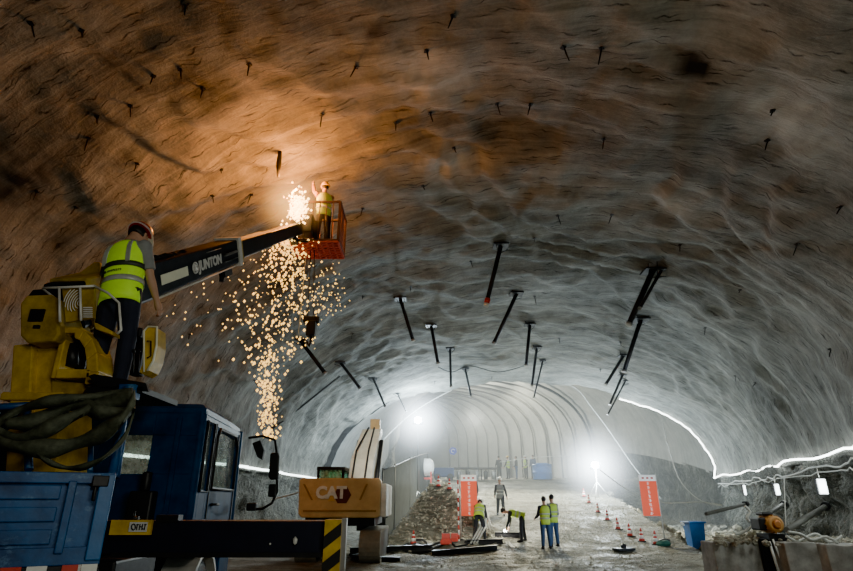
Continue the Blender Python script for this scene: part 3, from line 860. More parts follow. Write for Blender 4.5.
# ------------------------------------------------------------------ the crane
crane = thing('crane', 'yellow truck-mounted crane with long navy telescopic boom and red work basket', 'crane', tuple(P(40, 400, 5.6).xy) + (1.2,))
mb = MB()
mb.pp([(13, 345), (33, 343), (30, 400), (24, 480), (4, 480)], 5.15, .6)
mb.pp([(32, 343), (60, 345), (60, 400), (56, 480), (23, 480), (29, 400)], 5.22, .55)
mb.pbox(0, 392, 62, 400, 5.12, .7)
mb.build('column', M_YEL, crane, .015)
mb = MB().pp([(20, 303), (27, 295), (50, 294), (58, 298), (59, 334), (54, 341), (27, 343), (20, 336)], 5.0, .55)
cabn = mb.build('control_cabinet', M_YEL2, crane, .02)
MB().pbox(29, 309, 43, 321, 4.98, .04).build('vent', M_BLK, cabn); MB().pbox(33, 325, 39, 328, 4.98, .03).build('latch', M_BLK, cabn)
MB().pp([(28, 296), (50, 295), (44, 289), (33, 290)], 5.15, .2).build('hose_bracket', M_BLK, crane)
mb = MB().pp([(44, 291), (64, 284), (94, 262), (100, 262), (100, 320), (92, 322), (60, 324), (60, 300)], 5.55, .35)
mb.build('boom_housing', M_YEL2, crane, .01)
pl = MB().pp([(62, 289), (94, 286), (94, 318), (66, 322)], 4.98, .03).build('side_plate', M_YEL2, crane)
mb = MB()
for i in range(7):
    c = P(80, 303, 4.965); r = .02 + .022 * i
    mb.tube([c + Vector((math.cos(a / 10) * r, -.005, math.sin(a / 10) * r * 1.3)) for a in range(12 + i * 2, 50 - i * 3)], .0045, 4)
for i in range(6): mb.pbox(83, 307 + i * 1.9, 92, 307.8 + i * 1.9, 4.96, .01)
mb.build('printed_diagram', M_WHITE, pl)
mb = MB()
for pts, Y in (([(43, 288), (60, 287.5), (94, 286)], 4.93), ([(59, 287), (60, 322)], 4.93), ([(80, 286), (81, 321)], 4.93), ([(43, 289), (52, 296), (65, 305), (66, 322)], 5.15), ([(94, 286), (108, 293), (119, 303), (121, 330), (117, 334)], 4.95)):
    mb.tube([P(a, b, Y) for a, b in pts], .012, 7)
mb.build('guard_rail', M_GALV, crane)
# arched frame of the swing base
def band_px(outer, inner, Y, d, mb):
    for i in range(len(outer) - 1):
        mb.pp([outer[i], outer[i + 1], inner[i + 1], inner[i]], Y, d)
mb = MB()
band_px([(74, 328), (84, 330), (92, 338), (97, 352), (98, 372), (96, 384)], [(74, 338), (79, 340), (84, 348), (86, 360), (86, 372), (84, 384)], 5.1, .28, mb)
mb.pbox(56, 327, 80, 333, 5.1, .35); mb.pbox(56, 369, 90, 378, 5.1, .35); mb.pbox(56, 330, 62, 378, 5.12, .3)
mb.pp([(93, 322), (97, 323), (112, 331), (112, 335), (95, 329)], 5.05, .25)
mb.build('swing_frame', M_YEL, crane, .01)
MB().pbox(62, 333, 88, 370, 5.35, .1).tube([P(72, 345, 5.25), P(72, 366, 5.25)], .06, 10).tube([P(80, 338, 5.28), P(64, 366, 5.28)], .02, 8).build('swing_motor', M_DARK, crane)
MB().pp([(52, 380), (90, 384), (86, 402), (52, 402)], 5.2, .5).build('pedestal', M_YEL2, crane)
mb = MB().b2(P(90, 387, 5.05).x, 5.0, PLATZ - .05, P(146, 387, 5.05).x, 5.75, PLATZ)
mb.pp([(88, 376), (94, 374), (146, 383), (148, 391), (100, 388)], 5.0, .04)
mb.build('operator_platform', M_BLK, crane)
mb = MB().pbox(122, 327, 141, 337, 5.3, .3).pbox(124, 337, 136, 372, 5.55, .25).pbox(134, 340, 141, 372, 5.5, .12)
mb.build('operator_seat', M_BLK, crane, .02)
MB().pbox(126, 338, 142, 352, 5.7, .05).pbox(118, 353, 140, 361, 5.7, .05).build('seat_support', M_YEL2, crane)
cons = MB().pp([(144, 331), (147, 327), (156, 327), (156, 345), (153, 360), (148, 370), (142, 374), (139, 372), (142, 365), (143, 350)], 5.15, .22).build('console_guard', M_YEL, crane, .008)
MB().tube([P(a, b, 5.13) for a, b in [(144, 372), (144, 331), (148, 326.5), (157, 327), (156.5, 345), (153, 361), (147, 371)]], .010, 6).build('edge_trim', M_CREAM, cons)
MB().tube([P(a, b, 5.12) for a, b in [(147, 341), (151, 341), (151, 356), (147, 358)]], .007, 5).build('grab_handle', M_BLK, cons)
for px in (128, 133, 138):
    lv = MB().tube([P(px, 372, 5.3), P(px + 1, 352, 5.25)], .008, 6).ico(P(px + 1, 351, 5.25), .02, 1).build('control_lever', M_BLK, crane)
mb = MB()
for i in range(7): mb.tube([P(84 + i * 5, 394, 5.2), P(90 + i * 5, 385 + (i % 2) * 3, 5.15), P(97 + i * 4, 393, 5.1)], .013, 6)
mb.build('hydraulic_pipe', M_STEEL, crane)
MB().pbox(119, 381, 127, 392, 5.1, .15).build('valve_block', mat('valve_blue', (.02, .1, .3), .5), crane)
# boom
B0 = P(64, 308, 5.3); B1 = P(297, 229, 12.3)
bd = (B1 - B0).normalized(); bs = Vector((bd.y, -bd.x, 0)).normalized(); bu = bs.cross(bd).normalized()
BL = (B1 - B0).length
def boom_t(px):
    """distance along the boom at which it crosses image column px"""
    lo, hi = 0, BL
    for _ in range(40):
        m = (lo + hi) / 2; q = B0 + bd * m; q = q - CAMP
        dep = q.y * CP + q.z * SP
        if 426.5 + F * q.x / dep < px: lo = m
        else: hi = m
    return lo
def boom_sec(t0, t1, h0, h1, wd, name, m, parent, off=0, bev=.02):
    mb = MB(); r = []
    for t, h in ((t0, h0), (t1, h1)):
        c = B0 + bd * t + bu * off
        r.append([c + bs * wd / 2 + bu * h / 2, c + bs * wd / 2 - bu * h * .42, c + bs * wd * .28 - bu * h / 2, c - bs * wd * .28 - bu * h / 2, c - bs * wd / 2 - bu * h * .42, c - bs * wd / 2 + bu * h / 2])
    mb.loft(r, sm=False); return mb.build(name, m, parent, bev)
tcol = boom_t(229)
boom = boom_sec(0, tcol, .50, .42, .36, 'boom', M_NAVY, crane)
boom_sec(.12, boom_t(112), .56, .52, .40, 'boom_root', M_YEL2, crane)
boom_sec(tcol - .2, boom_t(266), .34, .33, .29, 'boom_extension', M_NAVY, crane)
boom_sec(boom_t(266) - .1, BL + .1, .30, .30, .25, 'boom_extension', M_NAVY, crane)
c = B0 + bd * tcol
mb = MB(); 
for h, w_, t in ((.50, .42, 0), ):
    r = []
    for tt in (-.06, .06):
        q = c + bd * tt; r.append([q + bs * .21 + bu * .25, q + bs * .21 - bu * .24, q - bs * .21 - bu * .24, q - bs * .21 + bu * .25])
    mb.loft(r, sm=False)
mb.build('boom_collar', M_GALV, crane)
MB().box(c + bd * .14 + bs * .16, (.05, .05, .35), frame((0, 0, 0), bs, bu).to_3x3()).build('collar_bracket', M_YEL2, crane)
def on_boom(px, du=0):
    return B0 + bd * boom_t(px) + bs * .183 + bu * du
def boom_quad(px0, px1, u0, u1, name, m):
    a = on_boom(px0, u0); b_ = on_boom(px1, u0); c_ = on_boom(px1, u1); d_ = on_boom(px0, u1)
    return MB().prism([a, b_, c_, d_], bs * .004).build(name, m, boom)
boom_quad(147, 175, -.075, .055, 'cream_panel', M_CREAM)
Mt = frame(on_boom(198.8, -.01) + bs * .004, bd, bs)
text('JUNTON', .20, Mt, M_GALV, boom, 'lettering', .008)
lc = on_boom(182.5, -.005)
lg = MB()
for r0 in (.075,):
    lg.tube([lc + bs * .006 + (bd * math.cos(a * math.pi / 14) + bu * math.sin(a * math.pi / 14)) * r0 for a in range(29)], .011, 5)
lg.tube([lc + bs * .006 - bu * .05, lc + bs * .006 + bu * .05], .014, 5).tube([lc + bs * .006 - bd * .04 - bu * .035, lc + bs * .006 + bu * .02, lc + bs * .006 + bd * .04 - bu * .035], .016, 5)
lg.tube([lc + bs * .006 - bd * .035 + bu * .02, lc + bs * .006 + bu * .05, lc + bs * .006 + bd * .035 + bu * .02], .010, 5)
lg.build('emblem', M_GALV, boom)
mb = MB()
for i in range(7):
    a = on_boom(215 + i * 1.6, .02 + .02 * (i % 2)); mb.box(a, (.16, .012, .07), frame((0, 0, 0), bd, bs).to_3x3())
    a = on_boom(215 + i * 1.6, -.08); mb.box(a, (.13, .012, .035), frame((0, 0, 0), bd, bs).to_3x3())
mb.build('small_lettering', M_STEEL, boom)
mb = MB().tube([on_boom(196, .155), on_boom(211, .155)], .006, 5).build('top_line', M_STEEL, boom)
mb = MB().tube([on_boom(140, -.22), on_boom(227, -.205)], .014, 5).build('lower_edge_trim', M_GALV, boom)
mb = MB()
for i in range(9): mb.ico(B0 + bd * boom_t(146 + i * 4.5) + bu * (.26 - i * .006) + bs * .05, .07, 1, .25, (1, 1, .6))
mb.build('hose_clamps', M_BLK, crane)
q = B0 + bd * boom_t(218) - bu * .28 + bs * .1
MB().box(q, (.3, .12, .10), frame((0, 0, 0), bd, bs).to_3x3()).tube([q - bu * .02 - bd * .15, q - bu * .12 - bd * .2], .04, 8).build('sheave_bracket', M_BLK, crane)
q = B1 - bu * .22 - bd * .5 + bs * .05
MB().box(q, (.16, .3, .12)).tube([q, q + Vector((.35, 0, -.04))], .03, 6).build('tip_bracket', M_BLK, crane)

# basket
a = P(290, 241, 12.4); b_ = P(338, 241, 12.4)
X0, X1, Y0, Y1, Z0 = a.x, b_.x, 12.4, 13.4, a.z
Z1 = P(314, 202, 12.4).z
bk = MB()
for x, y in ((X0, Y0), (X1, Y0), (X0, Y1), (X1, Y1)): bk.box((x, y, (Z0 + Z1) / 2), (.06, .06, Z1 - Z0))
for z in (Z0 + .02, Z1):
    for y in (Y0, Y1): bk.box(((X0 + X1) / 2, y, z), (X1 - X0, .05, .05))
    for x in (X0, X1): bk.box((x, (Y0 + Y1) / 2, z), (.05, Y1 - Y0, .05))
bask = bk.build('work_basket', M_BASKD, crane)
mb = MB()
for i in range(1, 7): mb.tube([(lerp(X0, X1, i / 7), Y0, Z0), (lerp(X0, X1, i / 7), Y0, Z1)], .014, 5)
for zz in (.5,): mb.tube([(X0, Y0, lerp(Z0, Z1, zz)), (X1, Y0, lerp(Z0, Z1, zz))], .014, 5)
mb.build('near_railing', M_BASKD, bask)
mb = MB()
for i in range(1, 10): mb.tube([(X1, lerp(Y0, Y1, i / 10), Z0), (X1, lerp(Y0, Y1, i / 10), Z1)], .010, 5); mb.tube([(X0, lerp(Y0, Y1, i / 10), Z0), (X0, lerp(Y0, Y1, i / 10), Z1)], .010, 5)
for i in range(1, 7): mb.tube([(lerp(X0, X1, i / 7), Y1, Z0), (lerp(X0, X1, i / 7), Y1, Z1)], .010, 5)
for i in range(1, 8): mb.tube([(X1, Y0, lerp(Z0, Z1, i / 8)), (X1, Y1, lerp(Z0, Z1, i / 8))], .008, 5)
mb.build('mesh_side', mat('basket_side_brown', (.25, .10, .07), .6), bask)
mb = MB()
for i in range(9): mb.box((lerp(X0, X1, i / 8), (Y0 + Y1) / 2, Z0 - .02), (.05, Y1 - Y0, .03))
for i in range(8): mb.box(((X0 + X1) / 2, lerp(Y0, Y1, i / 7), Z0 - .02), (X1 - X0, .05, .03))
mb.b2(X0, Y0, Z0 + .0, X1, Y1, Z0 + .01)
mb.build('floor_grating', M_BASK, bask)
MB().box(B1 + bd * .25 + Vector((.1, 0, .05)), (.5, .4, .5)).build('basket_mount', M_BLK, bask, .03)
# the worker in it
person('worker in pale helmet standing in the high work basket, arm raised to the sparks', (lerp(X0, X1, .60), Y0 + .30, Z0 + .012), R(25), torso=2, head=-8, legL=(4, 6), legR=(-3, 2),
       armL=(135, 10, 25), armR=(70, 8, 55), helmet=M_HELY, vest=M_HIVIS2, shirt=mat('welding_jacket', (.35, .16, .07), .85), pants=M_DKC, height=1.76, det=1)
# hoist hanging below
hx = P(311, 262, 12.9)
t = thing('hoist_block', 'black hoist block hanging on two ropes under the work basket', 'hoist', (hx.x, hx.y, P(309, 344, 12.9).z))
blk = P(309, 328, 12.9)
MB().tube([(hx.x - .03, 12.9, Z0), (blk.x - .05, 12.9, blk.z + .2)], .012, 5).tube([(hx.x + .06, 12.9, Z0), (blk.x + .09, 12.9, blk.z + .2)], .012, 5).build('rope', M_CABLED, t)
MB().tube([(hx.x - .15, 12.95, Z0), (blk.x - .25, 12.95, blk.z - .1), (blk.x - .2, 12.95, blk.z - .3)], .012, 5).build('cord', M_CABLE, t)
MB().pbox(303, 316, 319, 322, 12.85, .15).pbox(306, 320, 315, 335, 12.8, .25).build('block', M_BLK, t, .02)
MB().tube([P(311, 334, 12.9), P(311, 341, 12.9), P(309, 346, 12.9), P(307, 342, 12.9)], .035, 6).build('hook', M_BLK, t)

# sparks
rs = random.Random(8)
mb = MB()
def spark(px, py, Y, r):
    p = P(px, py, Y); bm_ = None
    vs = [p + Vector(d) * r for d in ((1, 0, 0), (-1, 0, 0), (0, 1, 0), (0, -1, 0), (0, 0, 1.2), (0, 0, -1.2))]
    mb.add(vs, [(0, 2, 4), (2, 1, 4), (1, 3, 4), (3, 0, 4), (2, 0, 5), (1, 2, 5), (3, 1, 5), (0, 3, 5)])
for i in range(1000):
    t = rs.random() ** 1.6
    py = 240 + t * 200
    cx = 288 - 20 * smooth(0, 1, t * 1.3)
    wid = lerp(16, 30, smooth(0, .35, t)) * (1 - .78 * smooth(.35, .8, t))
    px = rs.gauss(cx, wid * .75) + (rs.uniform(-40, 20) if rs.random() < .12 and t < .5 else 0)
    spark(px, py, 12.7 + rs.gauss(0, .45), rs.choice((.012, .017, .022, .028, .036)))
for i in range(90):
    t = rs.random(); px = 300 + rs.uniform(0, 45) ; py = 262 + rs.random() * 90 * (1 - (px - 300) / 90)
    spark(px, py, 13.2 + rs.gauss(0, .3), rs.uniform(.012, .022))
for i in range(45):
    spark(rs.uniform(160, 260), 300 + rs.gauss(10, 22), 12 + rs.gauss(0, .3), rs.uniform(.012, .024))
o = mb.build('welding_sparks', M_SPARK); tag(o, 'shower of glowing orange sparks falling below the work basket', 'sparks', kind='stuff')
mb = MB()
for i in range(420):
    a = rs.uniform(0, 2 * math.pi); rr = abs(rs.gauss(0, 1))
    spark(298 + math.cos(a) * rr * 5.5, 207 + math.sin(a) * rr * 10, 12.25 + rs.gauss(0, .15), rs.uniform(.012, .04))
o = mb.build('cutting_flame', M_HOT); tag(o, 'white-hot burst of cutting sparks beside the basket worker', 'sparks', kind='stuff')
SMK = MB().ico(P(292, 205, 12.3), 1.0, 3, 0, (1, .8, 1)).build('weld_glow_smoke', M_DARK)
m = bpy.data.materials.new('glowing_smoke'); m.use_nodes = True; nt = m.node_tree; nt.nodes.clear()
out = nt.nodes.new('ShaderNodeOutputMaterial'); v = nt.nodes.new('ShaderNodeVolumePrincipled'); tc = nt.nodes.new('ShaderNodeTexCoord')
gr = nt.nodes.new('ShaderNodeTexGradient'); gr.gradient_type = 'SPHERICAL'; mp = nt.nodes.new('ShaderNodeMapping'); mp.inputs['Location'].default_value = (0, 0, -1.0)
ml = nt.nodes.new('ShaderNodeMath'); ml.operation = 'POWER'; ml.inputs[1].default_value = 2.0; m2 = nt.nodes.new('ShaderNodeMath'); m2.operation = 'MULTIPLY'; m2.inputs[1].default_value = 3.5
nt.links.new(tc.outputs['Object'], mp.inputs[0]); nt.links.new(mp.outputs[0], gr.inputs[0]); nt.links.new(gr.outputs['Fac'], ml.inputs[0]); nt.links.new(ml.outputs[0], m2.inputs[0])
v.inputs['Density'].default_value = .03; v.inputs['Emission Color'].default_value = (1, .45, .1, 1); nt.links.new(m2.outputs[0], v.inputs['Emission Strength']); nt.links.new(v.outputs[0], out.inputs['Volume'])  # orange glow put into the smoke as emission
SMK.data.materials.clear(); SMK.data.materials.append(m); tag(SMK, 'smoke with added orange glow around the cutting flame', 'smoke', kind='stuff')

# ------------------------------------------------------------------ truck (bed, cab, outrigger, wheels)
cr = Vector((-2.56, 6.6, 0)); cyaw = R(5.4)
truck = thing('truck', 'dark blue cab truck carrying the yellow crane, seen from behind', 'truck', (cr.x, cr.y, 0), cyaw)
TM = ROOTM[truck.name]
def T_(mb): return mb.xf(TM)
def wall_holes(mb, axis, at, th, u0, u1, z0, z1, holes):
    us = sorted({u0, u1, *[h[0] for h in holes], *[h[1] for h in holes]}); zs = sorted({z0, z1, *[h[2] for h in holes], *[h[3] for h in holes]})
    for i in range(len(us) - 1):
        for j in range(len(zs) - 1):
            um, zm = (us[i] + us[i + 1]) / 2, (zs[j] + zs[j + 1]) / 2
            if any(h[0] < um < h[1] and h[2] < zm < h[3] for h in holes): continue
            if axis == 'x': mb.b2(at, us[i], zs[j], at + th, us[i + 1], zs[j + 1])
            else: mb.b2(us[i], at, zs[j], us[i + 1], at + th, zs[j + 1])
CT = 2.78; CB = 1.15; CL = 2.05; CW = 2.25
mb = MB()
wall_holes(mb, 'y', 0, .05, -CW, -.06, CB, CT - .12, [(-.92, -.55, 1.98, 2.40), (-1.75, -1.38, 1.98, 2.40)])
hs = [(.14, .42, 1.82, 2.56), (.62, 1.74, 1.86, 2.52)]
wall_holes(mb, 'x', -.05, .05, 0.05, CL - .12, CB, CT - .14, hs)
wall_holes(mb, 'x', -CW, .05, 0.05, CL - .12, CB, CT - .14, hs)
wall_holes(mb, 'y', CL - .05, .05, -CW + .1, -.1, CB, CT - .14, [(-CW + .18, -.18, 1.75, 2.52)])
# corner posts and the rounded roof
for x in (-CW + .05, -.05):
    mb.tube([(x, .05, CB), (x, .05, CT - .1)], .055, 12); mb.tube([(x, CL - .07, CB), (x, CL - .1, CT - .12)], .07, 12)
r = []
for z, e in ((CT - .14, 0), (CT - .07, .0), (CT - .02, .06), (CT, .16)):
    r.append([Vector((x, y, z)) for x, y in ((-CW + e, 0 + e), (0 - e, 0 + e), (0 - e, CL * .6), (0 - e - .05, CL - e * 2), (-CW + e + .05, CL - e * 2), (-CW + e, CL * .6))])
mb.loft(r, sm=False)
mb.b2(-CW + .05, .05, CB, -.05, CL - .05, CB + .06)
cab = T_(mb).build('cab', M_BLUE, truck, .006)
for x in (-.92, -1.75): T_(MB().b2(x, .015, 1.98, x + .37, .03, 2.40)).build('rear_window', M_GLASS, truck)
T_(MB().b2(-.03, .14, 1.82, -.02, .42, 2.56)).build('quarter_window', M_DGLASS, truck)
T_(MB().b2(-.03, .62, 1.86, -.02, 1.74, 2.52)).build('door_window', M_DGLASS, truck)
T_(MB().b2(-CW + .02, .62, 1.86, -CW + .03, 1.74, 2.52)).build('door_window', M_DGLASS, truck)
T_(MB().b2(-CW + .18, CL - .03, 1.75, -.18, CL - .02, 2.52)).build('windscreen', M_DGLASS, truck)
mb = MB()
def ringframe(mb, pts, r): mb.tube(pts + [pts[0], pts[1]], r, 6)
ringframe(mb, [Vector((.008, y, z)) for y, z in ((.60, 1.84), (.60, 2.42), (.72, 2.55), (1.60, 2.55), (1.76, 2.42), (1.76, 1.84))], .022)
ringframe(mb, [Vector((.008, y, z)) for y, z in ((.12, 1.80), (.12, 2.58), (.44, 2.58), (.44, 1.80))], .018)
T_(mb).build('window_seal', M_BLK, truck)
for y_ in (.54, 1.8): T_(MB().b2(0, y_, 1.2, .012, y_ + .015, 2.6)).build('door_seam', M_BLK, truck)
T_(MB().tube([(.0, .72, 1.66), (.05, .72, 1.66), (.05, .90, 1.66), (0, .90, 1.66)], .014, 6)).build('door_handle', M_BLK, truck)
T_(MB().b2(0, .5, 1.28, .03, 1.85, 1.40).b2(0.0, .06, 1.45, .02, .5, 1.5)).build('side_molding', M_BLUEW, truck)
T_(MB().b2(-CW + .2, .9, 1.2, -.2, 1.4, 1.75).b2(-CW + .3, 1.4, 1.5, -CW + .9, 1.75, 1.7)).build('seat', M_BLK, truck, .03)
# vents and ribs on the cab back
for x in (-.30, -1.15, -2.0): T_(MB().b2(x, -.02, 1.3, x + .05, 0, 2.6)).build('cab_rib', M_BLUE, truck)
mb = MB().b2(-.62, -.2, 1.2, -.38, -.02, 1.8).tube([(-.5, -.1, 1.8), (-.5, -.1, 2.0)], .05, 10)
T_(mb).build('air_intake', M_DARK, truck, .02)
T_(MB().b2(-1.2, -.6, 1.2, -.6, -.15, 1.5).tube([(-.8, -.35, 1.5), (-.8, -.35, 1.62)], .02, 6)).build('toolbox', M_DARK, truck, .02)
# mirrors
arm = MB().tube([P(249, 438, 8.55), P(262, 436, 8.5), P(275, 440, 8.4), P(277, 455, 8.4), P(277, 492, 8.4), P(272, 503, 8.4), P(262, 509, 8.5), P(250, 509, 8.6)], .018, 7).build('mirror_arm', M_BLK, truck)
MB().pp([(270, 453), (278, 452), (279, 456), (278, 479), (270, 480), (268, 476)], 8.35, .08).build('mirror', M_BLK, truck, .02)
MB().pbox(268, 484, 276, 497, 8.35, .08).build('lower_mirror', M_BLK, truck, .02)
MB().pp([(252, 443), (260, 440), (264, 450), (262, 460), (257, 457)], 8.45, .08).build('kerb_mirror', M_BLK, truck, .01)
MB().pbox(246, 503, 256, 511, 8.5, .12).build('mirror_foot', M_BLK, truck, .02)
# lower cab front corner, fender, wheels, chassis
T_(MB().b2(-CW, .1, .75, -CW + .12, CL, CB).b2(-.12, 1.5, .62, 0, CL, CB).b2(-CW + .1, CL - .08, .55, -.1, CL + .04, 1.2)).build('lower_body', M_BLUE, truck, .02)
for x0 in (-.38, -CW + .02):
    r = []; mb = MB()
    for a in range(0, 19):
        an = math.pi * a / 18; r.append([Vector((x, .88 + math.cos(an) * q, .52 + math.sin(an) * q)) for x, q in ((x0, .58), (x0 + .38, .58), (x0 + .38, .63), (x0, .63))])
    mb.loft(r, sm=False); T_(mb).build('fender', M_GALV, truck)
for x in (-.20, -CW + .2):
    for y in (.88,):
        c = TM @ Vector((x, y, .52)); ax = TM.to_3x3() @ Vector((1, 0, 0))
        wh = MB().tube([c - ax * .14, c - ax * .12, c + ax * .12, c + ax * .14], [.46, .52, .52, .46], 28).build('wheel', M_BLK, truck)
        MB().tube([c + ax * .10, c + ax * .15], [.26, .20], 20).build('hub', M_STEEL, wh)
T_(MB().b2(-1.65, -3.2, .75, -1.5, 2.0, 1.0).b2(-.85, -3.2, .75, -.7, 2.0, 1.0).b2(-1.65, -2.4, .80, -.7, -2.2, .95).b2(-1.65, -.4, .80, -.7, -.2, .95).b2(-2.0, -1.6, .55, -1.4, -.6, .95)).build('chassis', M_DARK, truck)
for x in (-.25, -CW + .25):
    c = TM @ Vector((x, -1.0, .52)); ax = TM.to_3x3() @ Vector((1, 0, 0))
    wh = MB().tube([c - ax * .22, c - ax * .19, c + ax * .19, c + ax * .22], [.46, .52, .52, .46], 28).build('wheel', M_BLK, truck)
    MB().tube([c + ax * .10, c + ax * .225], [.26, .20], 20).build('hub', M_STEEL, wh)
# crane sub-base joining the pedestal to the chassis
MB().b2(-4.2, 5.0, .95, -2.5, 5.75, 1.25).b2(-3.9, 5.1, 1.2, -3.1, 5.8, 1.9).build('crane_base', M_DARK, truck, .02)
# bed
LT = P(0, 466.5, 4.2); RT = P(116, 475.5, 4.55)
u_ = (RT - LT); u_.z = 0; L_ = u_.length; u_.normalize(); nb = Vector((-u_.y, u_.x, 0))
BM = Matrix.Identity(4)
for i in range(3): BM[i][0], BM[i][1], BM[i][2] = u_[i], nb[i], (0, 0, 1)[i]
BM.translation = Vector((RT.x, RT.y, 0))
zt = 1.90; zb = 1.32
def bedbuild(mb, name, m, par=truck, bev=.008): return mb.xf(BM).build(name, m, par, bev)
bed = bedbuild(MB().b2(-2.1, 0.02, zb, -.02, .05, zt - .04).b2(-2.1, .02, zb - .05, 0, .5, zb).b2(-.045, .05, zb, -.015, .45, zt - .06), 'cargo_bed', M_BLUEW)
mb = MB().b2(-2.15, -.03, zt - .08, 0.0, .08, zt).b2(-2.15, -.02, zb - .05, 0, .06, zb + .07)
bedbuild(mb, 'bed_rail', M_BLUEW)
for x in (-.30, -.80, -1.32, -1.85):
    mb = MB(); mb.prism([(x, -.045, zt - .06), (x + .055, -.045, zt - .06), (x + .055, -.045, zb + .03), (x, -.045, zb + .03)], (0, .07, 0))
    bedbuild(mb, 'bed_rib', M_BLUEW)
mb = MB()
for x0, x1 in ((-.76, -.34), (-1.28, -.86), (-1.81, -1.38)):
    for z in (zb + .09, zb + .24, zb + .39): mb.b2(x0, -.005, z, x1, .03, z + .10)
bedbuild(mb, 'bed_panel', M_BLUEW)
bedbuild(MB().b2(-.10, -.05, zb - .02, 0, .06, zt - .01), 'corner_post', mat('light_bed_blue', (.03, .13, .33), .4))
bedbuild(MB().b2(-.15, -.06, zt - .10, -.04, -.02, zt - .02).tube([(-.12, -.07, zt - .10), (-.12, -.07, zt - .2)], .015, 6), 'bed_latch', M_DARK)
for x, m, nm in ((-.52, M_RED, 'red_reflector'), (-.37, M_WHITE, 'white_reflector'), (-.16, M_RED, 'red_reflector'), (-.06, M_WHITE, 'white_reflector')):
    bedbuild(MB().b2(x - .07, -.035, zb - .10, x + .05, -.02, zb - .045), nm, m, truck, 0)
bedbuild(MB().b2(-2.1, -.015, zb - .16, .0, .25, zb - .05), 'bed_underrail', M_DARK)
# headboard posts of the bed
mb = MB().tube([P(112, 476, 4.75), P(128, 388, 4.95)], .04, 8).tube([P(116, 478, 4.85), P(122, 440, 4.9)], .03, 8).pbox(118, 384, 134, 398, 4.95, .12)
mb.build('headboard_post', M_BLUEW, truck)
MB().tube([P(-30, 409, 4.9), P(34, 405, 4.95)], .032, 6).tube([P(27, 408, 4.9), P(29, 470, 4.7)], .032, 6).build('headboard_rail', M_BLUEW, truck)
MB().tube([P(91, 440, 4.9), P(90, 472, 4.7)], .022, 6).build('stanchion', M_BLUEW, truck)
# outrigger
OT, OB = P(240, 520.5, 5.0).z, P(240, 554, 5.0).z
ox1 = P(326, 537, 5.0).x; ox0 = P(118, 537, 5.0).x
outr = MB().b2(ox0 - .6, 4.95, OB, ox1 + .02, 5.2, OT).build('outrigger_beam', M_DKBEAM, truck, .01)
MB().b2(ox0, 4.93, OB - .02, ox1, 4.95, OB + .015).build('beam_edge', M_DARK, outr)
MB().ico(P(295, 541, 4.93), .022, 1, 0, (1, .3, 1.6)).ico(P(270, 544, 4.93), .010, 1).build('paint_chip', M_GALV, outr)
lx0, lx1 = P(325, 540, 4.97).x, P(342, 540, 4.97).x
leg = MB().b2(lx0, 4.9, .12, lx1, 5.1, OT + .01).build('outrigger_leg', M_YEL, truck, .004)
mb = MB(); z = .2; wl = lx1 - lx0
while z < OT - .05:
    lo, hi = z, z + .095
    pts = [(lx0, lo), (lx1, lo + wl * .75), (lx1, hi + wl * .75), (lx0, hi)]
    pts = [(x_, min(z_, OT)) for x_, z_ in pts]
    mb.prism([Vector((x_, 4.892, z_)) for x_, z_ in pts], (0, .012, 0)); z += .19
mb.build('warning_stripe', M_BLK, leg)
MB().b2(lx1 - .005, 4.93, .1, lx1 + .035, 5.0, OT + .02).build('leg_tube', M_STEEL, leg)
MB().lathe((lerp(lx0, lx1, .5), 5.0, 0.0), [(.22, 0), (.22, .05), (.08, .08), (.06, .14)], 20).build('outrigger_foot', M_DARK, truck)
pb = MB().pbox(110, 520, 151, 535, 4.85, .03).build('hook_bar', M_YEL, truck)
pt = MB().pbox(129, 522, 147, 532, 4.84, .01).build('number_plate', M_GALV, pb)
mb = MB(); mb.tube([P(133.5 + 2 * math.cos(a * .7), 527 + 3 * math.sin(a * .7), 4.835) for a in range(10)], .005, 4)
for i in range(4): mb.pbox(136.5 + i * 2.6, 524, 137.3 + i * 2.6, 530, 4.832, .006).pbox(136.5 + i * 2.6, 524 + (i % 3) * 2.2, 138.6 + i * 2.6, 525 + (i % 3) * 2.2, 4.832, .006)
mb.build('plate_characters', M_BLK, pt)
MB().pbox(156, 515, 178, 523, 4.95, .1).build('hose_coupling', M_DARK, truck)
MB().tube([P(133, 519, 4.9), P(134, 511, 4.9)], .015, 6).tube([P(125, 519, 4.9), P(139, 518, 4.9)], .015, 6).build('valve_handle', M_DARK, truck)
# olive slings
def ribbon(pts, wpx, Y, lab, seed):
    mb = MB(); n = 6; path = []
    g = lambda q: pts[max(0, min(len(pts) - 1, q))]
    for i in range(len(pts) - 1):
        for k in range(n):
            t = k / n
            path.append((cat(g(i - 1)[0], g(i)[0], g(i + 1)[0], g(i + 2)[0], t), cat(g(i - 1)[1], g(i)[1], g(i + 1)[1], g(i + 2)[1], t)))
    path.append(pts[-1]); rings = []
    for i, (x, y) in enumerate(path):
        wv = wpx * (.9 + .25 * math.sin(i * .6 + seed)); yy = Y + .06 * math.sin(i * .35 + seed)
        a = P(x, y - wv / 2, yy - .03); b = P(x, y + wv / 2, yy + .02); m_ = P(x, y, yy - .06 + .02 * math.sin(i))
        rings.append([a, m_, b, b + Vector((0, .02, 0)), m_ + Vector((0, .03, 0)), a + Vector((0, .02, 0))])
    mb.loft(rings)
    tag(mb.build('lifting_sling', M_TARP), lab, 'sling')
ribbon([(-12, 432), (15, 412), (45, 402), (85, 397), (132, 394)], 11, 4.66, 'dark olive webbing sling, top strand of the bundle behind the truck bed', 0)
ribbon([(-12, 430), (20, 438), (55, 425), (90, 408), (132, 398)], 15, 4.60, 'dark olive webbing sling crossing the middle of the bundle', 1.3)
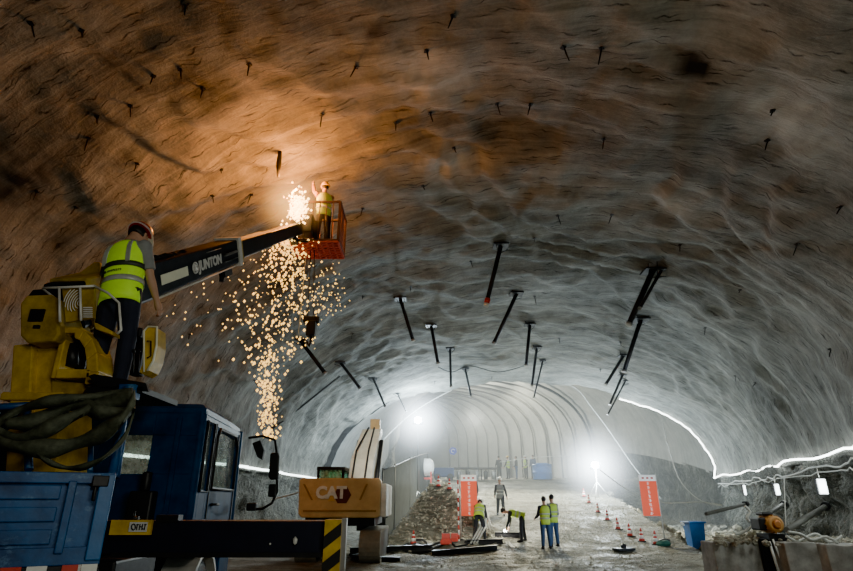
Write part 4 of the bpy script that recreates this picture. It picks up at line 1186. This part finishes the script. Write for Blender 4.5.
ribbon([(-12, 440), (25, 448), (60, 447), (95, 436), (120, 420), (134, 400)], 18, 4.55, 'wide dark olive webbing sling sagging in front of the yellow column', 2.2)
ribbon([(32, 450), (45, 460), (62, 467), (82, 467), (105, 456), (125, 435), (134, 408)], 6, 4.58, 'narrow olive webbing strap, lowest loop just above the truck bed', 3.1)
ribbon([(5, 424), (40, 420), (75, 404), (100, 412), (133, 412)], 16, 4.68, 'broad dark webbing sling at the back of the bundle', 4.4)

# ------------------------------------------------------------------ excavator
EY = 18.0
ex = thing('excavator', 'yellow excavator seen from behind with its boom raised', 'excavator', (P(341, 500, EY).x, EY + 1.5, 0))
cw = MB().pp([(299, 480), (302, 478), (379, 478), (381, 481), (380, 516), (376, 518), (301, 518), (298, 514)], EY, .55)
cwo = cw.build('counterweight', M_CATY, ex, .04)
def exz(py): return P(341, py, EY).z
mb = MB()
mb.pp([(303, 510), (376, 510), (376, 512), (303, 512)], EY - .02, .03).pp([(303, 484), (305, 484), (313, 500), (311, 500)], EY - .02, .03).pp([(366, 484), (368, 484), (361, 500), (359, 500)], EY - .02, .03)
mb.build('panel_crease', mat('counterweight_shade', (.33, .19, .05), .6), cwo)
text('CAT', .46, frame(P(331, 493, EY - .02), (1, 0, 0), (0, -1, 0)), M_WHITE, cwo, 'lettering', .022, .01)
mb = MB(); hc_ = P(343, 495, EY - .012)
mb.prism([hc_ + Vector((math.cos(R(60 * i)) * .27 - .02, 0, math.sin(R(60 * i)) * .27)) for i in range(6)], (0, .012, 0)).build('hexagon_emblem', mat('logo_maroon', (.12, .03, .03), .5), cwo)
tc_ = P(331.5, 497.5, EY - .035)
MB().prism([tc_ + Vector((-.09, 0, -.1)), tc_ + Vector((.09, 0, -.1)), tc_ + Vector((0, 0, .07))], (0, .01, 0)).build('triangle_mark', mat('logo_yellow', (.7, .4, .05), .5), cwo)
xr = P(381, 497, EY).x; xl_ = P(298, 497, EY).x
MB().b2(xl_ + .1, EY + .5, 1.3, xr - .05, EY + 3.0, 2.15).build('engine_housing', M_CATY, ex, .03)
MB().b2(xr - .02, EY + .1, 1.25, xr + .16, EY + 2.8, 2.2).build('side_door', M_WHITE, ex, .03)
MB().b2(xl_ + .2, EY + .3, 1.0, xr - .2, EY + 3.4, 1.3).build('turntable', M_DARK, ex)
# cab
cx0, cx1 = P(318, 470, EY + 1.8).x, P(343, 470, EY + 1.8).x
cbn = MB()
for x in (cx0, cx1):
    for y in (EY + 1.9, EY + 3.3): cbn.tube([(x, y, 1.3), (x, y, 2.72)], .05, 6)
cbn.b2(cx0 - .05, EY + 1.85, 2.68, cx1 + .05, EY + 3.35, 2.78).b2(cx0, EY + 1.9, 1.3, cx1, EY + 3.3, 1.7)
ec = cbn.build('operator_cab', M_DARK, ex)
MB().b2(cx0, EY + 1.9, 1.7, cx1, EY + 1.92, 2.68).b2(cx0, EY + 3.28, 1.7, cx1, EY + 3.3, 2.68).build('cab_window', glass('green_glass', (.55, .8, .65), .1, .4), ec)
# boom and stick
bx = P(363, 470, EY + 3).x
pth = [Vector((bx - .1, EY + 2.8, 1.6)), Vector((bx - .05, EY + 3.3, 2.9)), Vector((bx + .12, EY + 4.6, 4.15)), Vector((bx + .15, EY + 5.6, 4.35))]
r = []
for p, h_, w_ in zip(pth, (.45, .5, .38, .25), (.42, .42, .36, .3)):
    r.append([p + Vector((-w_, -h_ * .5, h_ * .4)), p + Vector((w_, -h_ * .5, h_ * .4)), p + Vector((w_, h_ * .5, -h_ * .4)), p + Vector((-w_, h_ * .5, -h_ * .4))])
MB().loft(r, sm=False).build('boom', mat('boom_pale', (.72, .68, .58), .5, dirt=(.6, .56, .46), scale=3), ex, .03)
MB().tube([pth[0] + Vector((-.52, .3, .1)), pth[2] + Vector((-.42, -.4, -.3))], .09, 8).tube([pth[0] + Vector((.52, .3, .1)), pth[2] + Vector((.42, -.4, -.3))], .09, 8).build('hydraulic_cylinder', M_DARK, ex)
MB().tube([pth[0] + Vector((-.22, -.5, .6)), pth[1] + Vector((-.2, -.4, .5)), pth[2] + Vector((-.1, -.35, .2))], .035, 6).tube([pth[0] + Vector((.22, -.5, .6)), pth[1] + Vector((.24, -.42, .5)), pth[2] + Vector((.12, -.35, .2))], .035, 6).build('hose', M_BLK, ex)
r = []
for p, h_ in ((pth[3] + Vector((0, .1, .5)), .2), (pth[3] + Vector((0, .6, -1.2)), .3), (pth[3] + Vector((0, .2, -3.2)), .18)):
    r.append([p + Vector((-.2, -h_, 0)), p + Vector((.2, -h_, 0)), p + Vector((.2, h_, 0)), p + Vector((-.2, h_, 0))])
MB().loft(r, sm=False).build('stick', M_CATY, ex, .02)
q = pth[3] + Vector((0, .2, -3.4))
rb = []
for a in range(9):
    an = R(200 - a * 22); rb.append([q + Vector((x, math.cos(an) * (.6 - t), math.sin(an) * (.6 - t) - .1)) for x, t in ((-.55, 0), (.55, 0), (.55, .06), (-.55, .06))])
MB().loft(rb, sm=False).build('bucket', M_DARK, ex)
# tracks
for xc in (xr - .30, xl_ + .32):
    r = []; cyc = []
    for i in range(24):
        a = 2 * math.pi * i / 24
        cyc.append((EY + 2.0 + (1.6 if math.cos(a) > 0 else -1.6) + math.cos(a) * .42, .44 + math.sin(a) * .42))
    tr = MB().prism([Vector((xc - .3, y_, z_)) for y_, z_ in cyc], (.6, 0, 0)).build('track', M_DARK, ex)
    mb = MB()
    for i in range(24):
        y0_, z0_ = cyc[i]; y1_, z1_ = cyc[(i + 1) % 24]; n_ = max(1, int(math.hypot(y1_ - y0_, z1_ - z0_) / .19))
        for j in range(n_):
            t = (j + .5) / n_; y_, z_ = lerp(y0_, y1_, t), lerp(z0_, z1_, t)
            an = math.atan2(z1_ - z0_, y1_ - y0_)
            mb.box((xc, y_, z_), (.62, .13, .07), Matrix.Rotation(an, 3, 'X'))
    mb.build('track_shoes', mat('muddy_steel', (.25, .24, .21), .8), tr)

# ------------------------------------------------------------------ ground crew
def gp(px, py): return ground_hit(px, py)
p = gp(547, 549)
person('worker in sleeveless yellow vest, back turned, nearer of the two standing together', tuple(p), R(8), vest=M_HIVIS2, shirt=M_DKC, pants=M_BLUEC, helmet=None, armL=(12, 14, 55), armR=(8, 12, 50), height=1.74, det=0)
p = gp(555, 546.5)
person('worker in yellow vest half hidden behind his companion, standing on the ramp foot', tuple(p), R(20), vest=M_HIVIS2, shirt=M_GREYC, pants=M_BLUEC, helmet=None, armL=(10, 10, 40), armR=(5, 12, 40), height=1.76, det=0)
p = gp(501, 515.5)
person('man walking down the ramp towards the camera in an open grey jacket', tuple(p), R(178), vest=M_GREYC, shirt=M_DKC, pants=M_DKC, helmet=M_HELW, legL=(18, 8), legR=(-16, 6), armL=(-14, 24, 15), armR=(18, 16, 20), height=1.74, det=0)
p = gp(480, 541.5)
person('worker in yellow vest and pale helmet bending over the hoses by the left banner', tuple(p), R(-12), vest=M_HIVIS2, shirt=M_DKC, pants=M_DKC, helmet=M_HELW, torso=48, head=10, legL=(22, 28), legR=(14, 20), armL=(25, 10, 15), armR=(20, 10, 10), height=1.74, det=0, spread=.06)
p = gp(519, 541.5)
person('worker in yellow vest bent double to the left over a steel beam', tuple(p), R(80), vest=M_HIVIS2, shirt=M_DKC, pants=M_DKC, helmet=None, torso=78, head=-10, legL=(6, 6), legR=(-4, 4), armL=(12, 6, 10), armR=(4, 6, 12), height=1.72, det=0, spread=.04)
p = gp(474, 512)
person('worker half hidden behind the left red banner', tuple(p), R(160), vest=M_HIVIS2, shirt=M_DKC, pants=M_DKC, helmet=M_HELY, armL=(5, 12, 20), armR=(0, 14, 10), height=1.72, det=0)
FAR = [(499.5, M_DKC, M_DKC, 'dark clothed worker, leftmost of the group at the top of the ramp', None), (508.5, M_HIVIS2, M_DKC, 'worker in a yellow vest, second from left at the top of the ramp', M_HELY),
       (517, M_DKC, M_BLUEC, 'dark clothed worker between the two yellow vests at the top of the ramp', None), (526.5, M_HIVIS2, M_DKC, 'worker in a yellow vest, fourth from left at the top of the ramp', M_HELW),
       (534, M_BLUEC, M_BLUEC, 'worker in blue standing beside the blue drum', None)]
for i, (px, v_, pn, lab, hl) in enumerate(FAR):
    q = P(px, 479, 47.6); z = ground(q.x, q.y)
    person(lab, (q.x, q.y, z), R(10 + i * 37), vest=v_ if v_ is M_HIVIS2 else None, shirt=M_DKC if v_ is not M_BLUEC else M_BLUEC, pants=pn, helmet=hl, armL=(10, 12, 20 + i * 8), armR=(5, 10, 15), height=1.7 + .02 * i, det=0)

# ------------------------------------------------------------------ cones
def make_cone(name='traffic_cone'):
    t = thing(name, 'x', 'cone')
    MB().b2(-.19, -.19, 0, .19, .19, .04).build('base', M_BLK, t, .01)
    MB().lathe((0, 0, 0), [(.14, .04), (.118, .15)], 16).build('body', M_RED, t)
    MB().lathe((0, 0, 0), [(.118, .15), (.09, .29)], 16).build('reflective_band', M_WHITE, t)
    MB().lathe((0, 0, 0), [(.09, .29), (.072, .38)], 16).build('body', M_RED, t)
    MB().lathe((0, 0, 0), [(.072, .38), (.058, .45)], 16).build('reflective_band', M_WHITE, t)
    MB().lathe((0, 0, 0), [(.058, .45), (.03, .60), (.012, .61)], 16).build('tip', M_RED, t)
    return t
CON = [((656, 544.5), 'red and white cone, lowest of the row along the right edge of the ramp'), ((642, 541.5), 'red and white cone, second from the bottom of the row on the ramp edge'),
       ((630, 536.5), 'red and white cone, third from the bottom of the row on the ramp edge'), ((618, 529.5), 'red and white cone, fourth from the bottom of the row on the ramp edge'),
       ((607.5, 520.5), 'red and white cone, fifth from the bottom of the row on the ramp edge'), ((598, 512.5), 'dusty cone, third from the top of the row on the ramp edge'),
       ((589, 503), 'small distant cone, second from the top of the row on the ramp edge'), ((584, 497), 'tiny distant cone at the top of the row under the low floodlight'),
       ((362, 549), 'red and white cone just right of the excavator track'), ((413.5, 545), 'red and white cone at the foot of the rubble heap'),
       ((438.5, 487), 'small dull cone on top of the rubble heap, left one'), ((449.5, 490), 'small dull cone on top of the rubble heap, right one')]
base = None
for (px, py), lab in CON:
    q = gp(px, py)
    if base is None: o = base = make_cone()
    else: o = copy_tree(base)
    o.location = (q.x, q.y, q.z - .01); o.rotation_euler = (0, 0, random.uniform(0, 1.5)); o['label'] = lab; o['group'] = 'traffic cones about the ramp'; o.scale = (.8, .8, .8)

# ------------------------------------------------------------------ banners
def banner(x0, x1, ytop, ybot, basepx, side, lab, seed, lean=0):
    b = gp(*basepx); Y = b.y
    a0 = P(x0, (ytop + ybot) / 2, Y).x; a1 = P(x1, (ytop + ybot) / 2, Y).x; zt_ = P((x0 + x1) / 2, ytop, Y).z; zb_ = P((x0 + x1) / 2, ybot, Y).z
    t = thing('banner', lab, 'banner', tuple(b))
    zw = zt_ - (zt_ - zb_) * .15
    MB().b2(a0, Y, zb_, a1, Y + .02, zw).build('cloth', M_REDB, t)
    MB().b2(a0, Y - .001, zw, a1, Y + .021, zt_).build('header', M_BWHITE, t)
    xp = a1 + .03 if side > 0 else a0 - .03
    MB().tube([(xp, Y + .03, b.z - .05), (xp, Y + .03, zt_ + .05)], .022, 6).tube([(a0, Y + .03, zt_), (a1, Y + .03, zt_)], .014, 5).tube([(a0, Y + .03, zb_), (a1, Y + .03, zb_)], .014, 5).build('pole', M_GALV, t)
    MB().lathe((xp, Y + .03, b.z), [(.22, -.02), (.2, .05), (.05, .08)], 12).build('foot', M_DARK, t)
    rr = random.Random(seed); mb = MB(); cxx = (a0 + a1) / 2; hh = (zw - zb_) / 8.2; s_ = hh * .36
    for i in range(8):
        cz = zw - hh * (i + .6)
        for k in range(3): mb.box((cxx + rr.uniform(-.02, .02), Y - .006, cz + s_ * (k - 1) * .8), (s_ * rr.uniform(1.2, 1.9), .008, s_ * .22))
        for k in range(2): mb.box((cxx + s_ * rr.uniform(-.6, .6), Y - .006, cz), (s_ * .24, .008, s_ * rr.uniform(1.2, 1.9)))
    mb.build('characters', M_BWHITE, t)
    for i in range(3): MB().box((cxx - .18 + i * .18, Y - .006, (zw + zt_) / 2), (.09, .008, .06)).build('header_mark', M_RED, t)
banner(461, 477, 475, 516, (469, 541), -1, 'red vertical banner with white characters left of the ramp, near the bending worker', 2)
banner(641, 658, 475, 516, (660, 541), 1, 'red vertical banner with white characters right of the cones, on a thin pole', 7)
# red and white marker chain beside the left banner, red barriers
b = gp(459, 544)
t = thing('marker_pole', 'red and white striped marker pole at the foot of the rubble heap', 'pole', tuple(b))
zt_ = P(459, 480, b.y).z
mb = MB(); mb2 = MB(); n = 14
for i in range(n):
    z0, z1 = lerp(b.z, zt_, i / n), lerp(b.z, zt_, (i + 1) / n)
    (mb if i % 2 else mb2).tube([(b.x, b.y, z0), (b.x, b.y, z1)], .03, 8)
mb.build('red_band', M_RED, t); mb2.build('white_band', M_WHITE, t)
for px, py, lab in ((446, 545, 'low red plastic barrier block, left of the pair by the marker pole'), (455, 544, 'low red plastic barrier block, right of the pair by the marker pole')):
    q = gp(px, py)
    MBB = MB().loft([[q + Vector((sx * w_, sy * d_, z_)) for sx, sy in ((-1, -1), (1, -1), (1, 1), (-1, 1))] for w_, d_, z_ in ((.20, .14, 0), (.20, .14, .1), (.15, .08, .2), (.14, .07, .36))], sm=False)
    tag(MBB.build('barrier_block', M_RED, None, .01), lab, 'barrier')

# ------------------------------------------------------------------ netting fence and things on top
t = thing('netting_fence', 'dark netting fence between the excavator and the rubble heap', 'fence', tuple(gp(400, 542)))
top = [(383, 470), (395, 466), (410, 459), (420, 455), (428, 453)]; Ys = [26.5, 29, 33, 37.5, 42]
def netpt(i, v):
    a = P(*top[i], Ys[i]); g_ = ground(a.x, a.y) - .1
    return Vector((a.x, a.y + .1 * math.sin(v * 5 + i), lerp(g_, a.z, v)))
mb = MB(); nn = 8; vs = []
for i in range(len(top)):
    for j in range(nn + 1): vs.append(netpt(i, j / nn))
fs = [(i * (nn + 1) + j, (i + 1) * (nn + 1) + j, (i + 1) * (nn + 1) + j + 1, i * (nn + 1) + j + 1) for i in range(len(top) - 1) for j in range(nn)]
mb.add(vs, fs, True); mb.build('netting', M_NET, t)
mb = MB().tube([netpt(i, 1) for i in range(len(top))], .03, 5)
mb.build('top_rope', M_DARK, t)
for i in range(len(top)): MB().tube([netpt(i, 0), netpt(i, 1.03)], .035, 6).build('post', M_DARK, t)
# white tank
q = P(425, 481, 40); gz = ground(q.x, q.y)
t = thing('water_tank', 'white rounded water tank on a red frame at the top left of the ramp', 'tank', (q.x, q.y, gz))
c = P(425, 467, 40)
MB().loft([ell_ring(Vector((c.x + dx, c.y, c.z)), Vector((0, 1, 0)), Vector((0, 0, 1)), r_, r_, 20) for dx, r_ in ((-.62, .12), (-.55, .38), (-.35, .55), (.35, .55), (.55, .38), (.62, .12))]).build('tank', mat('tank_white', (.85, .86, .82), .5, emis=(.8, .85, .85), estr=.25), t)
mb = MB()
for dx in (-.4, .4):
    for dy in (-.4, .4): mb.tube([(c.x + dx, c.y + dy, gz - .1), (c.x + dx, c.y + dy, c.z - .3)], .05, 6)
mb.box((c.x, c.y - .4, c.z - .75), (1.0, .06, .12)).build('frame', M_RED, t)
# blue drum
q = P(543, 481, 46.5); gz = ground(q.x, q.y)
t = thing('drum', 'large blue drum at the right end of the far group of workers', 'drum', (q.x, q.y, gz))
MB().lathe((q.x, q.y, gz), [(.72, 0), (.76, .05), (.76, .5), (.80, .53), (.76, .56), (.76, 1.05), (.80, 1.08), (.74, 1.15), (.5, 1.18)], 24).build('body', M_BIN, t)
MB().lathe((q.x, q.y, gz + 1.18), [(.5, 0), (.48, .05), (.1, .07)], 20).build('lid', M_BIN, t)
# blue box and platform trolley
q = P(444, 479, 46); gz = ground(q.x, q.y)
t = thing('machine', 'low dark blue machine beside the white tank', 'machine', (q.x, q.y, gz))
MB().b2(q.x - .8, q.y, gz + .25, q.x + .8, q.y + .9, gz + .95).build('body', mat('machine_blue', (.02, .05, .16), .5), t, .08)
for dx in (-.5, .5): MB().tube([(q.x + dx, q.y - .05, gz + .25), (q.x + dx, q.y + .95, gz + .25)], .25, 14).build('wheel', M_BLK, t)
q = P(474, 479, 46.5); gz = ground(q.x, q.y)
t = thing('work_platform', 'long low dark work platform at the top of the ramp behind the left banner', 'platform', (q.x, q.y, gz))
MB().b2(q.x - 1.9, q.y, gz + .78, q.x + 1.9, q.y + 1.0, gz + .92).build('deck', M_DARK, t)
for dx in (-1.7, -.6, .6, 1.7): MB().b2(q.x + dx - .05, q.y, gz - .05, q.x + dx + .05, q.y + .1, gz + .8).build('leg', M_DARK, t)
for i, dx in enumerate((-1.2, -.5, .2, .9, 1.5)):
    MBx = MB().tube([(q.x + dx, q.y - .35, gz), (q.x + dx, q.y - .35, gz + .55), (q.x + dx, q.y - .35, gz + .7)], [.16, .18, .08], 10)
    tag(MBx.build('gas_bottle', M_DARK if i % 2 else M_STEEL), 'small gas bottle standing in front of the far work platform', 'bottle', 'gas bottles by the far platform')
# small blue wall sign
q = P(453, 451, 46)
w_ = MB().disc(q, (0, -1, 0), .32, .32, .04, 6).build('wall_sign', mat('sign_blue', (.05, .08, .5), .5))
tag(w_, 'small blue sign on the far pale lining above the platform', 'sign')
MB().tube([q + Vector((math.cos(a) * .15, -.03, math.sin(a) * .15)) for a in (0.5, 1.6, 2.7, 3.8, 5)], .03, 5).build('sign_mark', M_WHITE, w_)

# ------------------------------------------------------------------ steel, pipes and hoses on the ground
def ground_bar(p0, p1, w_, h_, name, m, lab, cat_, z=.0):
    a, b = gp(*p0), gp(*p1); a.z += h_ / 2 + z; b.z += h_ / 2 + z
    d = (b - a); L = d.length; Mx = frame((0, 0, 0), d, (0, 0, 1)).to_3x3()
    mb = MB()
    mb.box((a + b) / 2 + Vector((0, 0, h_ * .45)), (L, w_, h_ * .12), Mx).box((a + b) / 2 - Vector((0, 0, h_ * .45)), (L, w_, h_ * .12), Mx).box((a + b) / 2, (L, w_ * .15, h_), Mx)
    return tag(mb.build(name, m), lab, cat_)
ground_bar((350, 554.5), (432, 551), .28, .2, 'steel_beam', M_DARK, 'long dark steel beam on the ground in front of the excavator', 'beam')
ground_bar((432, 556), (497, 550), .25, .16, 'steel_beam', M_DARK, 'dark steel beam lying below the left banner', 'beam')
ground_bar((465, 545), (503, 543.5), .22, .16, 'steel_beam', M_DARK, 'short dark beam at the feet of the worker bending over hoses', 'beam')
ground_bar((495, 537.5), (521, 538), .18, .2, 'steel_beam', M_DARK, 'short steel beam under the bent worker, with a bright cutting spark', 'beam')
ground_bar((352, 559), (400, 562), .25, .12, 'steel_beam', M_DARK, 'dark steel plate strip nearest the striped outrigger leg', 'beam')
q = gp(505, 538) + Vector((0, -.15, .28))
tag(MB().ico(q, .06, 1, .3).build('cutting_spark', emit('weld_white', (1, .98, .9), 120)), 'tiny white cutting spark on the short steel beam', 'spark', kind='stuff')
light('POINT', 'cutting_light', q + Vector((0, -.2, .2)), 25, (1, .95, .8), .05)
for i in range(4):
    pts = [(350 + i * 5, 557 - i), (390, 551 - i * 1.2), (430, 553 - i * 1.5), (455, 548 - i), (474 + i * 2, 544 - i)]
    hp = [gp(*x) + Vector((0, 0, .06)) for x in pts]; path = []
    for k in range(len(hp) - 1):
        for t_ in range(6):
            a = hp[k].lerp(hp[k + 1], t_ / 6); a.z = ground(a.x, a.y) + .06; path.append(a)
    tag(MB().tube(path, .045, 6).build('hose', M_CABLED), 'black hose snaking over the ground towards the bending worker', 'hose', 'black hoses on the ground')
for i in range(3):
    a = gp(476 + i * 3, 545); b = gp(480 + i * 2.5, 538)
    pts = [a + Vector((-.2, 0, .05)), a.lerp(b, .4) + Vector((.1, 0, .5)), b + Vector((.1, .1, .95)), b + Vector((.3, .2, .3))]
    tag(MB().tube(pts, .035, 6).build('hose', M_GALV), 'pale hose looped at the knees of the bending worker', 'hose', 'pale hoses by the bending worker')

# ------------------------------------------------------------------ right side
b = gp(701, 551)
t = thing('wheelie_bin', 'blue plastic wheelie bin standing by the concrete block wall', 'bin', tuple(b))
w0, w1, H_ = .23, .28, .93
MB().loft([[b + Vector((sx * w_, sy * w_ * 1.1 + .3, z_)) for sx, sy in ((-1, -1), (1, -1), (1, 1), (-1, 1))] for w_, z_ in ((w0, .06), (w1, H_))], sm=False).build('body', M_BIN, t, .02)
MB().b2(b.x - .32, b.y - .10, b.z + H_, b.x + .32, b.y + .72, b.z + H_ + .06).build('lid', M_BIN, t, .02)
MB().tube([(b.x - .3, b.y + .72, b.z + H_ + .02), (b.x + .3, b.y + .72, b.z + H_ + .02)], .02, 6).build('handle', M_BIN, t)
for s in (-1, 1): MB().tube([(b.x + s * .25, b.y + .55, b.z + .1), (b.x + s * .31, b.y + .55, b.z + .1)], .1, 14).build('wheel', M_BLK, t)
MB().ico(P(682, 524, b.y) , .09, 1, .2).build('glove', M_WHITE, t)
def conc_block(px0, px1, Yb, lab, h_=.84, dy=.6):
    a = P(px0, 555, Yb); b2_ = P(px1, 555, Yb); mb = MB(); r = []
    xa, xb = a.x, b2_.x
    n = 9
    for i in range(n):
        x = lerp(xa, xb, i / (n - 1)); j = lambda s: noise.noise(Vector((x * 2, s, Yb))) * .05
        r.append([Vector((x, Yb - .06 + j(1), -.05)), Vector((x, Yb + j(2), h_ + j(3))), Vector((x, Yb + dy + j(4), h_ + j(5))), Vector((x, Yb + dy + .05, -.05))])
    mb.loft(r, sm=False)
    tag(mb.build('concrete_block', M_CONC, None, .02), lab, 'block')
conc_block(714, 766, 13.8, 'grey concrete block wall section between the bin and the motor')
conc_block(786, 826, 13.2, 'grey concrete block section right of the motor', .86)
conc_block(828, 868, 12.9, 'grey concrete block section at the right edge under the lamp', .85)
# rubble, bags and pipes on the blocks
def rubble(name, fn, n, lab, m=M_RUB):
    mb = MB(); rr = random.Random(len(lab))
    for i in range(n):
        c_, s_ = fn(rr)
        vs = []
        random.seed(i)
        mb.ico(c_, s_, 1, .28, (rr.uniform(.7, 1.3), rr.uniform(.7, 1.3), rr.uniform(.5, .9)))
    o = mb.build(name, m); mb = None
    return tag(o, lab, 'rubble', kind='stuff')
def f_heap(rr):
    y = rr.uniform(22.8, 33); x = rr.uniform(-2.2, 3.0); return Vector((x, y, ground(x, y))), rr.uniform(.02, .07) if rr.random() < .95 else rr.uniform(.07, .14)
rubble('rubble', f_heap, 3400, 'loose broken stone covering the heap left of the ramp')
def f_right(rr):
    y = rr.uniform(20, 40); xr_ = lerp(9.9, 12.6, (y - 22) / 24); x = rr.uniform(xr_, xr_ + 7); return Vector((x, y, ground(x, y))), rr.uniform(.06, .42) if rr.random() < .3 else rr.uniform(.04, .15)
rubble('rubble', f_right, 900, 'broken rock strewn between the ramp and the right wall')
def f_blk(rr):
    px = rr.uniform(716, 860); q = P(px, 540, rr.uniform(13.3, 14.4)); return Vector((q.x, q.y, .8 + rr.uniform(0, .12))), rr.uniform(.03, .10)
rubble('rubble', f_blk, 160, 'stone chips lying on top of the concrete blocks')
def f_gr(rr):
    y = rr.uniform(10, 38); x = rr.uniform(-2, 11) if y > 22 else rr.uniform(-3, 12); return Vector((x, y, ground(x, y))), rr.uniform(.012, .032) * (1 + y / 40)
rubble('gravel', f_gr, 3000, 'loose gravel scattered over the near ground')
def f_rw(rr):
    y = rr.uniform(13.5, 24); x = 10.3 + (y - 12) * .3 + rr.uniform(-2.0, .6); k_ = rr.random(); return Vector((x, y, ground(x, y) + k_ * .35)), rr.uniform(.08, .35)
rubble('rubble', f_rw, 260, 'boulders piled against the foot of the right rock wall')
# pipes leaning
for a, b_, r_, Ya, Yb, lab in (((706, 514), (746, 504), .045, 15.5, 17, 'long grey steel tube leaning over the blocks towards the rock wall'),
                              ((757, 520), (784, 504), .05, 14.2, 16, 'grey tube leaning behind the orange motor'),
                              ((787, 530), (826, 506), .065, 13.8, 16.0, 'thick grey tube sloping up right of the orange motor')):
    p0, p1 = P(*a, Ya), P(*b_, Yb)
    t = thing('steel_tube', lab, 'tube', tuple(p0))
    MB().tube([p0, p1], r_, 10).build('tube', mat('tube_grey', (.13, .13, .12), .6), t)
    MB().tube([p1 - (p1 - p0).normalized() * .1, p1 + (p1 - p0).normalized() * .06], r_ * 1.7, 10).build('flange', M_DARK, t)
# motor on a stand
c = P(772, 524, 13.6)
t = thing('motor', 'rusty orange electric motor on a dark stand between the concrete blocks', 'motor', (c.x, c.y, 0))
MB().tube([c + Vector((0, -.18, 0)), c + Vector((0, -.16, 0)), c + Vector((0, .35, 0))], [.13, .17, .17], 24).build('housing', M_ORGM, t)
MB().tube([c + Vector((0, -.24, 0)), c + Vector((0, -.18, 0))], [.06, .10], 20).build('fan_cover', mat('motor_face', (.45, .16, .04), .5), t)
mb = MB()
for i in range(12):
    a = 2 * math.pi * i / 12; mb.box(c + Vector((math.cos(a) * .18, .1, math.sin(a) * .18)), (.025, .4, .025))
mb.build('cooling_fin', M_ORGM, t)
MB().box(c + Vector((-.22, .15, .0)), (.16, .4, .26)).box(c + Vector((-.05, .15, .21)), (.25, .3, .07)).build('gearbox', M_DARK, t, .03)
MB().b2(c.x - .18, c.y - .1, c.z - .34, c.x + .25, c.y + .4, c.z - .2).build('mount', M_DARK, t)
for dx, m in ((.12, mat('stand_navy', (.02, .025, .09), .5)), (-.2, M_DARK)):
    MB().b2(c.x + dx - .11, c.y, 0, c.x + dx + .11, c.y + .12, c.z - .3).build('leg', m, t)
MB().tube([c + Vector((-.12, -.12, -.3)), Vector((c.x + .05, c.y - .15, .05))], .02, 6).tube([c + Vector((-.2, -.1, -.35)), Vector((c.x - .12, c.y - .15, .05))], .03, 6).build('strut', M_WHITE, t)
# pale hoses, sacks
for i, (pts, Y, lab) in enumerate((([(745, 506), (750, 512), (747, 518), (752, 525), (744, 532), (735, 534)], 14.2, 'crumpled pale hose hanging above the left concrete block'),
                                   ([(788, 532), (800, 534), (812, 540), (826, 537), (838, 543)], 13.1, 'pale twisted hose lying on the right concrete blocks'),
                                   ([(786, 536), (798, 541), (815, 534), (830, 542), (842, 536)], 13.3, 'second pale hose tangled on the right concrete blocks'),
                                   ([(735, 486), (728, 495), (724, 505)], 20, 'pale cable end drooping from the clipped bundle'),
                                   ([(784, 478), (785, 505), (786, 528)], 14.5, 'thin pale cord hanging down beside the motor'))):
    tag(MB().tube(pxpath(pts, Y), .03 if 'cord' not in lab and 'cable' not in lab else .012, 6).build('hose' if i < 3 else 'cable', M_CABLE), lab, 'hose' if i < 3 else 'cable')
# hanging work lights
for px, y0, y1, w_, lab in ((744.5, 485, 495, 2, 'small slim work light, leftmost of three under the right cable'), (777, 484, 495, 4, 'white work light in the middle of the three under the right cable'), (822, 479, 494, 8, 'largest white work light of the three under the right cable')):
    Y = {744.5: 19, 777: 16.5, 822: 14}[px]
    c = P(px, (y0 + y1) / 2, Y); zt_, zb_ = P(px, y0, Y).z, P(px, y1, Y).z; hw = w_ / 2 / (F / Y)
    t = thing('work_light', lab, 'lamp', (c.x, c.y, zb_))
    MB().b2(c.x - hw, c.y - .03, zb_, c.x + hw, c.y, zt_).build('diffuser', M_TUBEL, t, .01)
    MB().b2(c.x - hw - .02, c.y, zb_ - .02, c.x + hw + .03, c.y + .06, zt_ + .02).build('housing', M_DARK, t)
    MB().tube([(c.x, c.y + .03, zt_), (c.x, c.y + .03, zt_ + .25)], .01, 5).build('hanger', M_CABLE, t)
    light('POINT', 'work_light_glow', c + Vector((0, -.25, 0)), 12 if w_ < 5 else 20, (.9, 1, .97), .1)
# green sack by the cones
q = gp(664, 546)
tag(MB().ico(q + Vector((0, 0, .08)), .2, 2, .12, (1.3, 1, .6)).build('sack', mat('green_sack', (.05, .16, .12), .8)), 'small dark green sack beside the lowest cone', 'sack')
# loose plate on the ramp
q = gp(624, 551)
tag(MB().box(q + Vector((0, 0, .04)), (.7, .4, .08), Matrix.Rotation(.3, 3, 'Z')).ico(q + Vector((0, 0, .12)), .12, 1, .2).build('steel_scrap', M_DARK, None, .01), 'small heap of dark scrap on the open ground right of the standing pair', 'scrap')

# ------------------------------------------------------------------ camera and view
cam = bpy.data.cameras.new('camera'); co = bpy.data.objects.new('camera', cam); COL.objects.link(co)
cam.sensor_width = 36; cam.lens = 36 * F / 853; cam.clip_end = 300
co.location = CAMP; co.rotation_euler = (math.pi / 2 + PITCH, 0, 0)
SC.camera = co
SC.view_settings.view_transform = 'AgX'
SC.view_settings.look = 'AgX - Punchy'
SC.view_settings.exposure = 0.75
print('TOTAL objects', len(SC.objects), 'bolts', cnt)
